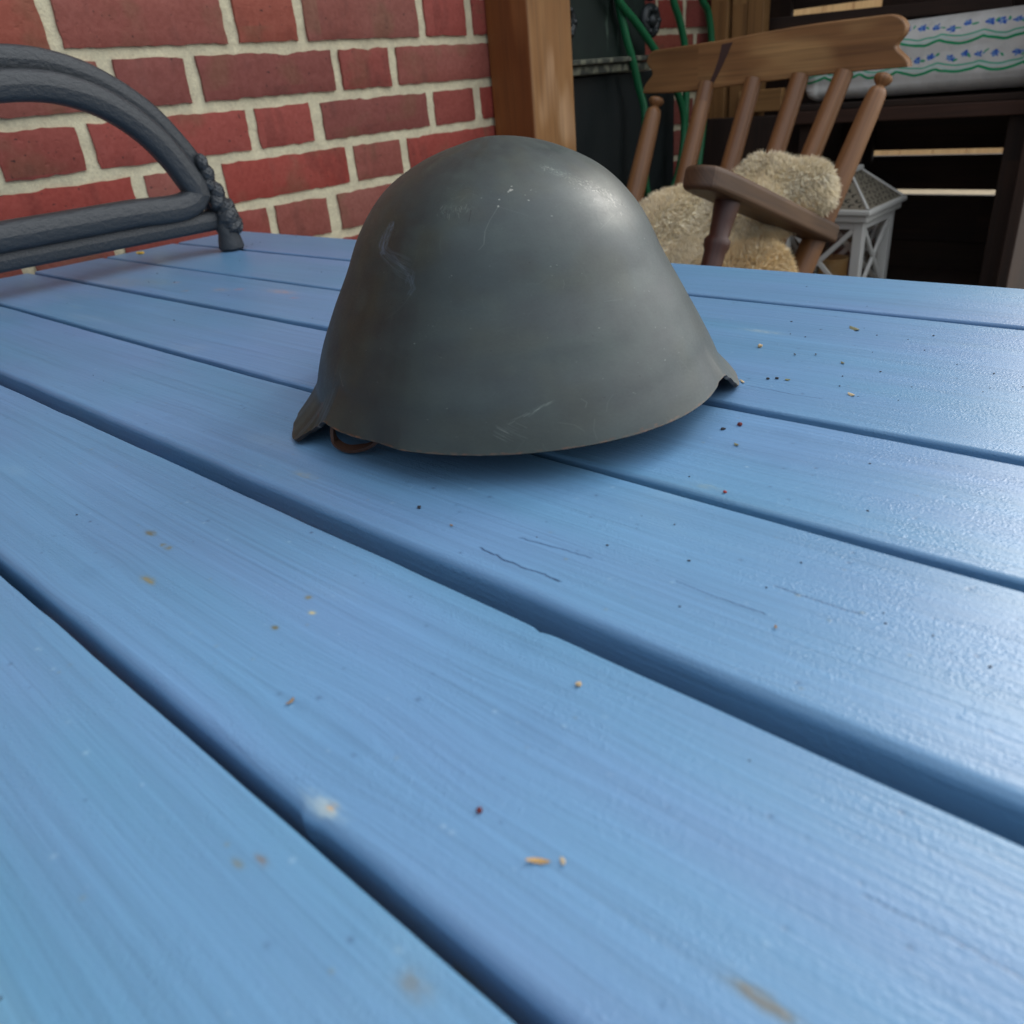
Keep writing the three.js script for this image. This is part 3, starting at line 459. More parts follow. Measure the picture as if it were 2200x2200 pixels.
  const et = pixTex(1024, 8, (i) => { const n = fbm(i / 6, 1, 3), p = sm(0.2, 0.5, n); return [0.15 + 0.34 * p, 0.125 + 0.33 * p, 0.105 + 0.31 * p]; });
  const edge = new THREE.MeshStandardMaterial({ map: et, roughness: 0.6, metalness: 0.2 });
  const h = thing('steel_helmet', [HC.x, 0.0006, HC.z], 'scratched grey steel helmet with flared ear flaps standing on the blue table', 'helmet');
  h.rotation.y = -HAZ;
  const add = (n, g, m) => { const o = new THREE.Mesh(g, m); o.name = n; o.castShadow = o.receiveShadow = true; h.add(o); return o; };
  add('shell', og, steel); add('inner_shell', ig, inner); add('rim_edge', eg, edge);
  // leather chin strap sagging out below the left pinch
  const c = new THREE.CatmullRomCurve3([[-0.094, 0.034, 0.066], [-0.1040, 0.0155, 0.0775], [-0.1052, 0.0085, 0.0795], [-0.1040, 0.0045, 0.0812], [-0.0991, 0.0022, 0.085], [-0.0911, 0.0036, 0.0905], [-0.082, 0.009, 0.098], [-0.066, 0.024, 0.098]].map((p) => V(...p)));
  const SP = [], SI = [], ns = 60; const fr = c.computeFrenetFrames(ns);
  for (let i = 0; i <= ns; i++) { const p = c.getPoint(i / ns), t = fr.tangents[i], side = V(0.35, 0.25, -0.9).cross(t).cross(t).normalize().negate(), nn = side.clone().cross(t).normalize(); for (const [a, b] of [[-1, -1], [1, -1], [1, 1], [-1, 1]]) { const q = p.clone().addScaledVector(side, a * 0.0024).addScaledVector(nn, b * 0.0009); SP.push(q.x, Math.max(q.y, 0.0005), q.z); } }
  for (let i = 0; i < ns; i++) for (let k = 0; k < 4; k++) { const a = i * 4 + k, b = i * 4 + (k + 1) % 4; SI.push(a, a + 4, b, b, a + 4, b + 4); }
  const sg = new THREE.BufferGeometry(); sg.setAttribute('position', new THREE.Float32BufferAttribute(SP, 3)); sg.setIndex(SI); const sg2 = sg.toNonIndexed(); sg2.computeVertexNormals();
  add('chin_strap', sg2, new THREE.MeshStandardMaterial({ color: lin(0.05, 0.02, 0.01), roughness: 0.7, side: THREE.DoubleSide })).userData.label = 'brown leather chin strap';
}

// ---------------------------------------------------------------- black iron arched frame at the end of the table
{
  const FX = -1.059, bumpT = pixTex(256, 256, (i, j) => { const n = 0.5 + 0.4 * fbm(i / 18, j / 18, 3) + 0.1 * vn(i / 3, j / 3); return [n, n, n]; }, false); bumpT.repeat.set(3, 6);
  const iron = new THREE.MeshStandardMaterial({ color: lin(0.032, 0.037, 0.043), roughness: 0.42, bumpMap: bumpT, bumpScale: 0.0009 });
  const f = thing('iron_arch', [FX, 0, -0.36], 'black cast iron arched frame standing on the far left end of the table', 'iron arch');
  const zc = -0.36, mir = (z) => 2 * zc - z;
  // sweep of a rounded section along a path in the plane x = const
  const sweep = (pts, w, d, x, closed = false) => {
    const path = new THREE.CatmullRomCurve3(pts.map(([y, z]) => V(x, y, z)), closed, 'centripetal'), n = 110, P = [], I = [], UVs = [], K = 14;
    for (let i = 0; i <= n; i++) {
      const p = path.getPointAt(i / n), t = path.getTangentAt(i / n), s = V(1, 0, 0), q = t.clone().cross(s).normalize();
      for (let k = 0; k <= K; k++) { const a = k / K * 6.2832, ca = Math.cos(a), sa = Math.sin(a), u = Math.sign(ca) * Math.pow(Math.abs(ca), 0.7) * d / 2, v = Math.sign(sa) * Math.pow(Math.abs(sa), 0.7) * w / 2; P.push(p.x + s.x * u + q.x * v, p.y + s.y * u + q.y * v, p.z + s.z * u + q.z * v); UVs.push(k / K, i / n * 2); }
    }
    for (let i = 0; i < n; i++) for (let k = 0; k < K; k++) { const a = i * (K + 1) + k, b = a + K + 1; I.push(a, b, a + 1, b, b + 1, a + 1); }
    const g = new THREE.BufferGeometry(); g.setAttribute('position', new THREE.Float32BufferAttribute(P, 3)); g.setAttribute('uv', new THREE.Float32BufferAttribute(UVs, 2)); g.setIndex(I); g.computeVertexNormals(); return g;
  };
  const half = [[0.024, -0.592], [0.052, -0.583], [0.086, -0.573], [0.116, -0.560], [0.145, -0.542], [0.171, -0.522], [0.2, -0.488], [0.221, -0.452], [0.234, -0.410]];
  mesh('outer_arch', sweep([...half, [0.238, zc], ...half.slice().reverse().map(([y, z]) => [y, mir(z)])], 0.029, 0.026, FX - 0.008), iron, f);
  const inn = [[0.076, -0.553], [0.098, -0.545], [0.124, -0.531], [0.150, -0.512], [0.176, -0.484], [0.195, -0.452], [0.208, -0.412], [0.212, zc]];
  const loop = [...inn, ...inn.slice(0, -1).reverse().map(([y, z]) => [y, mir(z)]), [0.067, mir(-0.545)], [0.066, -0.5 - 0.22 * 0 + 0.28 * 0], ].slice(0, -1);
  const loopPts = [...loop, [0.0655, -0.26], [0.0655, -0.36], [0.066, -0.46], [0.0655, -0.535]];
  mesh('inner_arch', sweep(loopPts, 0.033, 0.03, FX + 0.004, true), iron, f);
  mesh('bottom_rail', sweep([[0.041, -0.588], [0.041, -0.5], [0.041, zc], [0.041, mir(-0.5)], [0.041, mir(-0.588)]], 0.026, 0.024, FX - 0.004), iron, f);
  for (const s of [0, 1]) {
    const Z = (z) => (s ? mir(z) : z), lumps = [];
    for (const [y, z, r, sy] of [[0.112, -0.568, 0.008, 1.5], [0.098, -0.5715, 0.0095, 1.3], [0.086, -0.570, 0.0085, 1.2], [0.076, -0.5785, 0.0105, 1.2], [0.064, -0.576, 0.010, 1.2], [0.054, -0.585, 0.0125, 1.2], [0.042, -0.586, 0.0150, 1.1], [0.032, -0.589, 0.0155, 0.9]]) { const g = new THREE.IcosahedronGeometry(r, 12), p = g.attributes.position; for (let i = 0; i < p.count; i++) { const f = 1 + 0.22 * fbm(p.getX(i) * 160 + y * 300, p.getY(i) * 160 + p.getZ(i) * 130, 2) + 0.06 * vn(p.getY(i) * 600, p.getZ(i) * 600); p.setXYZ(i, p.getX(i) * f, p.getY(i) * f, p.getZ(i) * f); } g.computeVertexNormals(); g.scale(1.1, sy, 1); g.translate(FX + 0.008, y, Z(z)); g.deleteAttribute('normal'); g.deleteAttribute('uv'); const w = mergeVertices(g, 1e-5); w.computeVertexNormals(); boxUV(w); lumps.push(w); }
    mesh('corner_ornament', mergeGeometries(lumps), iron, f);
    const l = new THREE.LatheGeometry([[0, 0], [0.0145, 0.0005], [0.017, 0.004], [0.0155, 0.014], [0.0135, 0.022], [0.014, 0.036], [0, 0.038]].map(([r, y]) => new THREE.Vector2(r, y)), 24); l.translate(FX + 0.006, 0.0005, Z(-0.583));
    mesh('foot', l, iron, f);
  }
}

// ---------------------------------------------------------------- wooden post at the wall
{
  const p = thing('wooden_post', [-1.2195, GY, -1.433], 'square orange brown timber post standing against the brick wall', 'post');
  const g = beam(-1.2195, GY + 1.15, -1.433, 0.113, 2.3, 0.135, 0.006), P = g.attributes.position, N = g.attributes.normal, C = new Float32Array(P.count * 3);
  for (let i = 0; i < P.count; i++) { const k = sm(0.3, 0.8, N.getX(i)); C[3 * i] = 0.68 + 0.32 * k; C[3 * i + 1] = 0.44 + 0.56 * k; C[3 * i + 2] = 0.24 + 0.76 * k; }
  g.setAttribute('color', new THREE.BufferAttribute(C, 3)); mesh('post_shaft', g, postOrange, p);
}

// ---------------------------------------------------------------- dark green ornate panel behind the post
{
  const st = pixTex(512, 512, (i, j) => { const n = fbm(i / 40, j / 40, 4), v = sm(0.25, 0.6, fbm(i / 14 + 30, j / 60, 3)) * 0.22; return [0.06 + n * 0.03 + v, 0.115 + n * 0.035 + v, 0.095 + n * 0.03 + v * 0.9]; }); st.repeat.set(2, 2);
  const green = new THREE.MeshStandardMaterial({ map: st, roughness: 0.5 });
  const dk = new THREE.MeshStandardMaterial({ color: lin(0.010, 0.014, 0.015), roughness: 0.45 });
  const wt = pixTex(256, 64, (i, j) => { const n = fbm(i / 10, j / 10, 4), m = sm(-0.2, 0.3, n); return [0.22 + 0.22 * m, 0.23 + 0.21 * m, 0.20 + 0.17 * m]; }); wt.repeat.set(3, 8);
  const worn = new THREE.MeshStandardMaterial({ map: wt, roughness: 0.8 });
  const s = thing('iron_stove', [-1.23, GY, -1.66], 'dark green ornate cast iron stove front between the post and the green hose', 'stove');
  mesh('panel', boxUV(beam(-1.234, 0.42, -1.66, 0.07, 0.46, 0.33, 0.006)), green, s);
  mesh('ledge', boxUV(beam(-1.224, 0.196, -1.655, 0.098, 0.011, 0.36, 0.004)), worn, s);
  mesh('ledge', boxUV(beam(-1.230, 0.1805, -1.655, 0.085, 0.018, 0.35, 0.005)), worn, s);
  mesh('lower_body_and_shade', boxUV(beam(-1.245, (0.171 + GY) / 2, -1.735, 0.05, 0.171 - GY, 0.50, 0.004)), dk, s);  // widened past the panel; its black stands for shade over the bricks
  for (const z of [-1.515, -1.833]) {
    const parts = [];
    for (const [y, r] of [[0.270, 0.034], [0.335, 0.026], [0.40, 0.034], [0.47, 0.026], [0.54, 0.034]]) {
      const t = new THREE.TorusGeometry(r * 0.72, r * 0.34, 12, 28); t.rotateY(Math.PI / 2); t.translate(-1.194, y, z); parts.push(t);
      const b = new THREE.SphereGeometry(r * 0.42, 16, 12); b.translate(-1.19, y, z); parts.push(b);
      for (let k = 0; k < 6; k++) { const a = k / 6 * 6.283, q = new THREE.SphereGeometry(r * 0.2, 10, 8); q.translate(-1.186, y + Math.sin(a) * r * 0.72, z + Math.cos(a) * r * 0.72); parts.push(q); }
    }
    mesh('scroll_ornament', mergeGeometries(parts), dk, s);
  }
}

// ---------------------------------------------------------------- green garden hose
{
  const rib = pixTex(64, 64, (i, j) => { const d = ((i + j) % 16) / 16, k = 0.8 + 0.2 * Math.cos(d * 6.283); return [0.12 * k, 0.47 * k, 0.29 * k]; }); rib.repeat.set(8, 220);
  const m = new THREE.MeshStandardMaterial({ map: rib, roughness: 0.38 }), h = thing('garden_hose', [-1.17, 0.62, -1.85], 'green garden hose hanging in loops beside the dark stove front', 'hose');
  const x = -1.166;
  mesh('hose_loop', tubeAlong([V(-1.18, 0.62, -1.75), V(x, 0.45, -1.62), V(x, 0.36, -1.635), V(x, 0.307, -1.67), V(x, 0.2678, -1.7306), V(x, 0.2216, -1.7952), V(x, 0.15, -1.88), V(x, 0.06, -1.94), V(x, -0.06, -1.92), V(x, -0.13, -1.85), V(x, -0.1, -1.78), V(x, 0.0, -1.765), V(x - 0.004, 0.0923, -1.7705), V(x - 0.010, 0.1338, -1.7594), V(x - 0.012, 0.1913, -1.738), V(x - 0.014, 0.248, -1.712), V(-1.184, 0.34, -1.69), V(-1.184, 0.5, -1.74), V(-1.18, 0.6, -1.8)], 0.0085, 260, 10), m, h);
  mesh('hose_loop', tubeAlong([V(-1.18, 0.6, -1.8), V(x, 0.5, -1.87), V(x, 0.3075, -1.889), V(x, 0.2705, -1.914), V(x, 0.2127, -1.941), V(x, 0.1127, -1.9504), V(x, -0.0021, -1.9428), V(x, -0.1, -1.95), V(x, -0.14, -1.99), V(x, -0.05, -2.02), V(x, 0.1, -2.05), V(x, 0.20, -2.07), V(x, 0.2838, -2.047), V(x, 0.3078, -2.019), V(x, 0.45, -1.95), V(-1.18, 0.62, -1.86)], 0.0085, 200, 10), m, h);
}

// ---------------------------------------------------------------- rocking chair
{
  const c = thing('rocking_chair', [-0.88, GY, -1.45], 'brown wooden rocking chair with turned spindles facing the table', 'rocking chair');
  const tl = Math.tan(25 * Math.PI / 180), bz = (y) => -1.73 + (0.15 - y) * tl, SY = -0.33;
  // crest rail with scroll-cut ends
  {
    const s = new THREE.Shape(); s.moveTo(-1.137, 0.1275);
    s.quadraticCurveTo(-1.06, 0.122, -0.987, 0.1255); s.lineTo(-0.758, 0.1345); s.quadraticCurveTo(-0.65, 0.137, -0.573, 0.1365);
    s.bezierCurveTo(-0.575, 0.15, -0.602, 0.160, -0.600, 0.170); s.bezierCurveTo(-0.598, 0.182, -0.582, 0.185, -0.586, 0.2); s.quadraticCurveTo(-0.595, 0.215, -0.615, 0.2175);
    s.lineTo(-0.733, 0.2175); s.quadraticCurveTo(-0.85, 0.215, -0.934, 0.2085); s.quadraticCurveTo(-1.02, 0.206, -1.104, 0.2045); s.quadraticCurveTo(-1.124, 0.203, -1.127, 0.187);
    s.bezierCurveTo(-1.124, 0.178, -1.112, 0.172, -1.112, 0.163); s.bezierCurveTo(-1.112, 0.15, -1.135, 0.147, -1.137, 0.1275);
    const g = new THREE.ExtrudeGeometry(s, { depth: 0.02, bevelEnabled: true, bevelSize: 0.003, bevelThickness: 0.003, bevelSegments: 3, curveSegments: 12 });
    g.translate(0, 0, -1.742);
    const p = g.attributes.position, uv = new Float32Array(p.count * 2);
    for (let i = 0; i < p.count; i++) { uv[2 * i] = p.getY(i) + p.getZ(i) + 0.2; uv[2 * i + 1] = p.getX(i); }
    g.setAttribute('uv', new THREE.BufferAttribute(uv, 2)); mesh('crest_rail', g, chairWood, c);
  }
  // a dark wedge-shaped mark on the rail's face
  {
    const s = new THREE.Shape(); s.moveTo(-0.945, 0.2035); s.lineTo(-0.921, 0.2055); s.quadraticCurveTo(-0.938, 0.17, -0.964, 0.130); s.lineTo(-0.975, 0.1300); s.quadraticCurveTo(-0.952, 0.165, -0.945, 0.2035);
    const g = new THREE.ExtrudeGeometry(s, { depth: 0.0012, bevelEnabled: false }); g.translate(0, 0, -1.7192);
    mesh('dark_patch', g, new THREE.MeshStandardMaterial({ color: lin(0.06, 0.03, 0.025), roughness: 0.6 }), c).userData.label = 'dark slanting mark across the crest rail';
  }
  const postProf = [[0, 0.020], [0.05, 0.0215], [0.3, 0.023], [0.6, 0.0215], [0.86, 0.019], [0.925, 0.0175], [0.945, 0.0145], [0.955, 0.008], [0.958, 0.0075], [0.962, 0.011], [0.972, 0.0155], [0.983, 0.0172], [0.992, 0.015], [0.998, 0.008], [1, 0]];
  const post = (xt, yt, xb) => mesh('back_post', turned(V(xb, SY, bz(SY)), V(xt, yt, bz(yt) + 0.004), postProf, 28), spindleWood, c);
  post(-1.0955, 0.116, -1.106); post(-0.6065, 0.1265, -0.697);
  for (const [xt, xm, ym] of [[-0.9796, -0.9809, -0.032], [-0.872, -0.8785, -0.0011], [-0.7735, -0.7852, 0.0088], [-0.686, -0.7155, -0.031]]) {
    const k = (0.125 - SY) / (0.125 - ym), xb = xt + (xm - xt) * k;
    const g = turned(V(xb, SY, bz(SY)), V(xt, 0.134, bz(0.134)), [[0, 0.014], [0.1, 0.016], [0.4, 0.0205], [0.7, 0.0195], [1, 0.0175]], 10);
    mesh('spindle', g, spindleWood, c);
  }
  // arm rests: paddles that rise to the front
  const arm = (xr, xf) => {
    const s = new THREE.Shape(); const L = 0.470;
    s.moveTo(-0.022, 0); s.lineTo(-0.026, L * 0.8); s.quadraticCurveTo(-0.027, L * 0.96, -0.020, L * 0.985); s.quadraticCurveTo(0, L * 1.01, 0.020, L * 0.985); s.quadraticCurveTo(0.029, L * 0.96, 0.028, L * 0.8); s.lineTo(0.024, 0); s.closePath();
    const g = new THREE.ExtrudeGeometry(s, { depth: 0.020, bevelEnabled: true, bevelSize: 0.008, bevelThickness: 0.008, bevelSegments: 4, curveSegments: 10, steps: 1 });
    g.rotateX(Math.PI / 2); const p = g.attributes.position, uv = new Float32Array(p.count * 2);
    for (let i = 0; i < p.count; i++) { uv[2 * i] = p.getX(i) + p.getY(i); uv[2 * i + 1] = p.getZ(i); }
    g.setAttribute('uv', new THREE.BufferAttribute(uv, 2));
    g.rotateX(-Math.atan2(0.145, 0.41)); g.rotateY(Math.atan2(xf - xr, 0.4)); g.translate(xr, -0.128, -1.605); mesh('arm_rest', g, armWood, c);
  };
  arm(-0.655, -0.668); arm(-1.105, -1.10);
  for (const x of [-0.662, -1.10]) mesh('arm_support', turned(V(x, SY, -1.086), V(x, -0.028, -1.238), [[0, 0.014], [0.3, 0.016], [0.6, 0.0165], [0.72, 0.017], [0.765, 0.0175], [0.79, 0.021], [0.82, 0.021], [0.84, 0.016], [0.9, 0.0175], [0.97, 0.02], [1, 0.021]], 24), darkTurned, c);
  // seat, legs and rockers (below the table top)
  const seat = beam(-0.89, 0, 0, 0.50, 0.03, 0.50, 0.01); seat.rotateX(0.12); seat.translate(0, SY - 0.005, -1.27); mesh('seat', seat, chairWood, c);
  for (const x of [-1.09, -0.68]) {
    const arc = []; for (let i = 0; i <= 16; i++) { const t = i / 16, z = -1.8 + t * 0.95; arc.push(V(x, GY + 0.018 + 0.28 * Math.pow(t - 0.45, 2), z)); }
    mesh('rocker', tubeAlong(arc, 0.017, 40, 10), chairWood, c);
    mesh('leg', turned(V(x, GY + 0.03, -1.49), V(x, SY - 0.035, -1.42), [[0, 0.014], [0.5, 0.021], [1, 0.016]], 16), chairWood, c);
    mesh('leg', turned(V(x, GY + 0.03, -1.13), V(x, SY + 0.015, -1.10), [[0, 0.014], [0.5, 0.021], [1, 0.016]], 16), chairWood, c);
  }
}

// ---------------------------------------------------------------- sheepskin on the rocking chair
{
  const S = thing('sheepskin', [-0.8, -0.3, -1.42], 'cream sheepskin bunched up on the seat of the rocking chair', 'sheepskin');
  const B = [[-0.80, -0.23, -1.36, 0.17, 0.12, 0.16], [-0.86, -0.13, -1.40, 0.085, 0.09, 0.10], [-0.80, -0.115, -1.46, 0.10, 0.09, 0.07], [-0.735, -0.062, -1.52, 0.062, 0.066, 0.045], [-0.662, -0.058, -1.548, 0.042, 0.046, 0.036], [-0.72, -0.085, -1.47, 0.035, 0.04, 0.05], [-0.70, -0.23, -1.32, 0.10, 0.09, 0.12], [-0.655, -0.19, -1.38, 0.04, 0.07, 0.07]];
  const field = (x, y, z) => { let d = 1e9; for (const b of B) { const q = Math.hypot((x - b[0]) / b[3], (y - b[1]) / b[4], (z - b[2]) / b[5]), e = (q - 1) * Math.min(b[3], b[4], b[5]); const k = 0.028, h = clamp(0.5 + 0.5 * (e - d) / k, 0, 1); d = d > 1e8 ? e : e * (1 - h) + d * h - k * h * (1 - h); } return d + 0.010 * fbm(x * 16 + z * 7, y * 16 + z * 11, 3); };
  // skin: rays from inside points of a sphere-like net round each blob are marched to the field's zero
  const C0 = V(-0.78, -0.17, -1.42), n1 = 150, n2 = 90, P = [], I = [];
  const hit = (d) => { let t = 0.36; for (let k = 0; k < 70; k++) { const f = field(C0.x + d.x * t, C0.y + d.y * t, C0.z + d.z * t); if (f < 0.0006 || t < 0.02) break; t -= Math.max(f * 0.6, 0.0008); } return Math.max(t, 0.02); };
  const dirs = [];
  for (let j = 0; j <= n2; j++) for (let i = 0; i <= n1; i++) { const a = i / n1 * 6.28318, e = (j / n2 - 0.5) * Math.PI, d = V(Math.cos(e) * Math.cos(a), Math.sin(e), Math.cos(e) * Math.sin(a)), t = hit(d); P.push(C0.x + d.x * t, C0.y + d.y * t, C0.z + d.z * t); dirs.push(t); }
  for (let j = 0; j < n2; j++) for (let i = 0; i < n1; i++) { const a = j * (n1 + 1) + i, b = a + n1 + 1; I.push(a, b, a + 1, b, b + 1, a + 1); }
  const g = new THREE.BufferGeometry(); g.setAttribute('position', new THREE.Float32BufferAttribute(P, 3)); g.setIndex(I); g.computeVertexNormals();
  const N = g.attributes.normal.clone();
  const wool = new THREE.MeshStandardMaterial({ color: lin(0.80, 0.71, 0.52), roughness: 1 });
  const tuft = new THREE.ConeGeometry(0.0019, 0.014, 3, 2); tuft.translate(0, 0.0045, 0);
  { const p = tuft.attributes.position; for (let i = 0; i < p.count; i++) { const y = p.getY(i) + 0.002; p.setX(i, p.getX(i) + y * y * 24); } tuft.computeVertexNormals(); }
  const cnt = 60000, inst = new THREE.InstancedMesh(tuft, new THREE.MeshPhysicalMaterial({ color: 0xffffff, roughness: 1, transmission: 0.5, thickness: 0, side: THREE.DoubleSide }), cnt); inst.name = 'fleece'; inst.castShadow = inst.receiveShadow = true;
  const M = new THREE.Matrix4(), q = new THREE.Quaternion(), up = V(0, 1, 0), tri = I.length / 3;
  // choose triangles by area
  const cum = new Float32Array(tri); let tot = 0; const va = V(), vb = V(), vc = V();
  for (let t = 0; t < tri; t++) { va.fromArray(P, 3 * I[3 * t]); vb.fromArray(P, 3 * I[3 * t + 1]); vc.fromArray(P, 3 * I[3 * t + 2]); tot += vb.sub(va).cross(vc.sub(va)).length(); cum[t] = tot; }
  for (let k = 0; k < cnt; k++) {
    const u = rnd() * tot; let lo = 0, hi = tri - 1; while (lo < hi) { const m = (lo + hi) >> 1; cum[m] < u ? lo = m + 1 : hi = m; }
    let a = rnd(), b = rnd(); if (a + b > 1) { a = 1 - a; b = 1 - b; }
    const i0 = I[3 * lo], i1 = I[3 * lo + 1], i2 = I[3 * lo + 2], p = V(), nn = V();
    for (let x = 0; x < 3; x++) { p.setComponent(x, P[3 * i0 + x] * (1 - a - b) + P[3 * i1 + x] * a + P[3 * i2 + x] * b); nn.setComponent(x, N.getComponent(i0, x) * (1 - a - b) + N.getComponent(i1, x) * a + N.getComponent(i2, x) * b); }
    if (nn.dot(p.clone().sub(C0)) < 0) nn.negate();
    nn.normalize(); const flow = V(fbm(p.x * 48, p.y * 48 + p.z * 29, 2), -0.3 + fbm(p.x * 48 + 40, p.y * 48 + p.z * 17, 2), fbm(p.z * 48 + 9, p.y * 48 + p.x * 21, 2)).multiplyScalar(1.15);
    nn.add(flow).add(V(rr(-0.2, 0.2), rr(-0.2, 0.2), rr(-0.2, 0.2))).normalize();
    q.setFromUnitVectors(up, nn); q.multiply(new THREE.Quaternion().setFromAxisAngle(up, rnd() * 6.28)); const s = rr(0.7, 1.4);
    M.compose(p.sub(S.position), q, V(s, s, s)); inst.setMatrixAt(k, M);
    const tone = clamp(0.93 + 0.14 * fbm(p.x * 30 + 9, p.y * 30 + p.z * 12, 3) + rr(-0.06, 0.06), 0.5, 1.0), wx = p.x + S.position.x, wy = p.y + S.position.y;
    const yel = clamp(sm(-0.745, -0.70, wx) * sm(-0.10, -0.145, wy) + 0.9 * Math.exp(-(((wx + 0.655) / 0.02) ** 2 + ((wy + 0.082) / 0.018) ** 2)), 0, 1);
    inst.setColorAt(k, lin(1.0 * tone * (1 - 0.08 * yel), 0.915 * tone * (1 - 0.18 * yel), 0.72 * tone * (1 - 0.38 * yel)));
  }
  mesh('hide', g, wool, S); inst.userData.kind = 'stuff'; S.add(inst);
}

// ---------------------------------------------------------------- shelter behind: corner boards, bench, dark plank wall, roof
{
  const s = thing('garden_shelter', [-0.75, GY, -2.5], 'dark timber shelter with plank back wall behind the rocking chair', 'shelter');
  for (const [x, w, z, d] of [[-1.213, 0.048, -2.2, 0.03], [-1.157, 0.043, -2.205, 0.03], [-1.109, 0.044, -2.2, 0.034]]) mesh('corner_board', beam(x, GY + 1.1, z, w, 2.2, d), shelterWood, s);
  mesh('cross_board', beam(-1.075, 0.076, -2.17, 0.12, 0.052, 0.022), shelterWood, s);
  // back wall of horizontal planks; three narrow gaps let daylight in
  const ZB = -2.62; let y = GY + 0.02;
  const gaps = [[-0.205, 0.014], [-0.100, 0.0145], [0.2795, 0.021]];
  const edges = [GY + 0.02]; for (const [gy, gh] of gaps) edges.push(gy - gh / 2, gy + gh / 2); edges.push(1.5);
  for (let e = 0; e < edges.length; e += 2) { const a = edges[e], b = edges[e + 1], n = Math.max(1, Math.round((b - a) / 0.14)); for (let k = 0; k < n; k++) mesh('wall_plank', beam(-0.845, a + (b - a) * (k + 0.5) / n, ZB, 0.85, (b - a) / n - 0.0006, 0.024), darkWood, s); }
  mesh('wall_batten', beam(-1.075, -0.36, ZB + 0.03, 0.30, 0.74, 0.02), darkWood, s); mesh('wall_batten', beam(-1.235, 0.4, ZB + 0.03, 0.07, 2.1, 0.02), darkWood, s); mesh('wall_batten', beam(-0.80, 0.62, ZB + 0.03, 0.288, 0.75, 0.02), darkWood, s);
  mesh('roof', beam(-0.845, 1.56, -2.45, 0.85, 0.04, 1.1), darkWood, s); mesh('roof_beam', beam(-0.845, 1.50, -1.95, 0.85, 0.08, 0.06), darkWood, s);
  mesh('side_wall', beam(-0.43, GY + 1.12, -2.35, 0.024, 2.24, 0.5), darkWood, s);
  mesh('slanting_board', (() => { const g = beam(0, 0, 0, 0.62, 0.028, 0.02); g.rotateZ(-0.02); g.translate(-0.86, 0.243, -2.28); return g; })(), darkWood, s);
  const b = thing('potting_bench', [-0.72, GY, -2.32], 'dark wooden bench carrying the white cushion behind the rocking chair', 'bench');
  mesh('bench_top', beam(-0.72, 0.052, -2.36, 0.55, 0.014, 0.36), darkWood, b); mesh('front_beam', beam(-0.72, 0.03, -2.195, 0.55, 0.030, 0.03), woodMat(woodTex([0.2, 0.12, 0.08], [0.32, 0.2, 0.14], [0.3, 0.2, 0.15], 60, 0.5, 0.5, 9), 0.7), b);
  for (const x of [-0.955, -0.475]) for (const z of [-2.225, -2.5]) mesh('leg', beam(x, (GY + 0.015) / 2, z, 0.05, 0.015 - GY, 0.05), darkWood, b);
  mesh('shade_panel', beam(-1.12, (GY + 0.04) / 2, -2.17, 0.24, 0.04 - GY, 0.02), darkWood, b);  // added dark sheet, stands for the shade below the corner boards
  mesh('lower_shelf', beam(-0.72, -0.405, -2.2, 0.55, 0.02, 0.66), darkWood, b);
  for (const z of [-1.9, -2.5]) for (const x of [-0.96, -0.47]) mesh('shelf_leg', beam(x, (GY - 0.415) / 2, z, 0.04, -0.415 - GY, 0.04), darkWood, b);
  // pale fence in the daylight beyond the gaps
  const f = thing('board_fence', [-2.7, GY, -7.5], 'sunlit pale board fence seen through gaps in the shelter wall', 'fence');
  const pale = woodMat(woodTex([0.74, 0.58, 0.40], [0.84, 0.70, 0.50], [0.8, 0.68, 0.52], 60, 0.5, 0.5, 8), 0.8);
  for (let k = 0; k < 16; k++) mesh('board', beam(-4.6 + k * 0.252, GY + 0.95, -7.5, 0.246, 1.9, 0.03), pale, f);
  const gt = pixTex(256, 256, (i, j) => { const v = 0.72 + 0.1 * fbm(i / 9, j / 9, 4) + 0.08 * vn(i / 1.3, j / 1.3); return [v, v * 0.9, v * 0.74]; }); gt.repeat.set(14, 8);
  const pg = new THREE.PlaneGeometry(14, 4.2); pg.rotateX(-Math.PI / 2); pg.translate(-1, GY + 0.004, -5.25);
  tag(mesh('path', pg, new THREE.MeshStandardMaterial({ map: gt, roughness: 0.95 }), scene), null, null, null, 'structure');
}
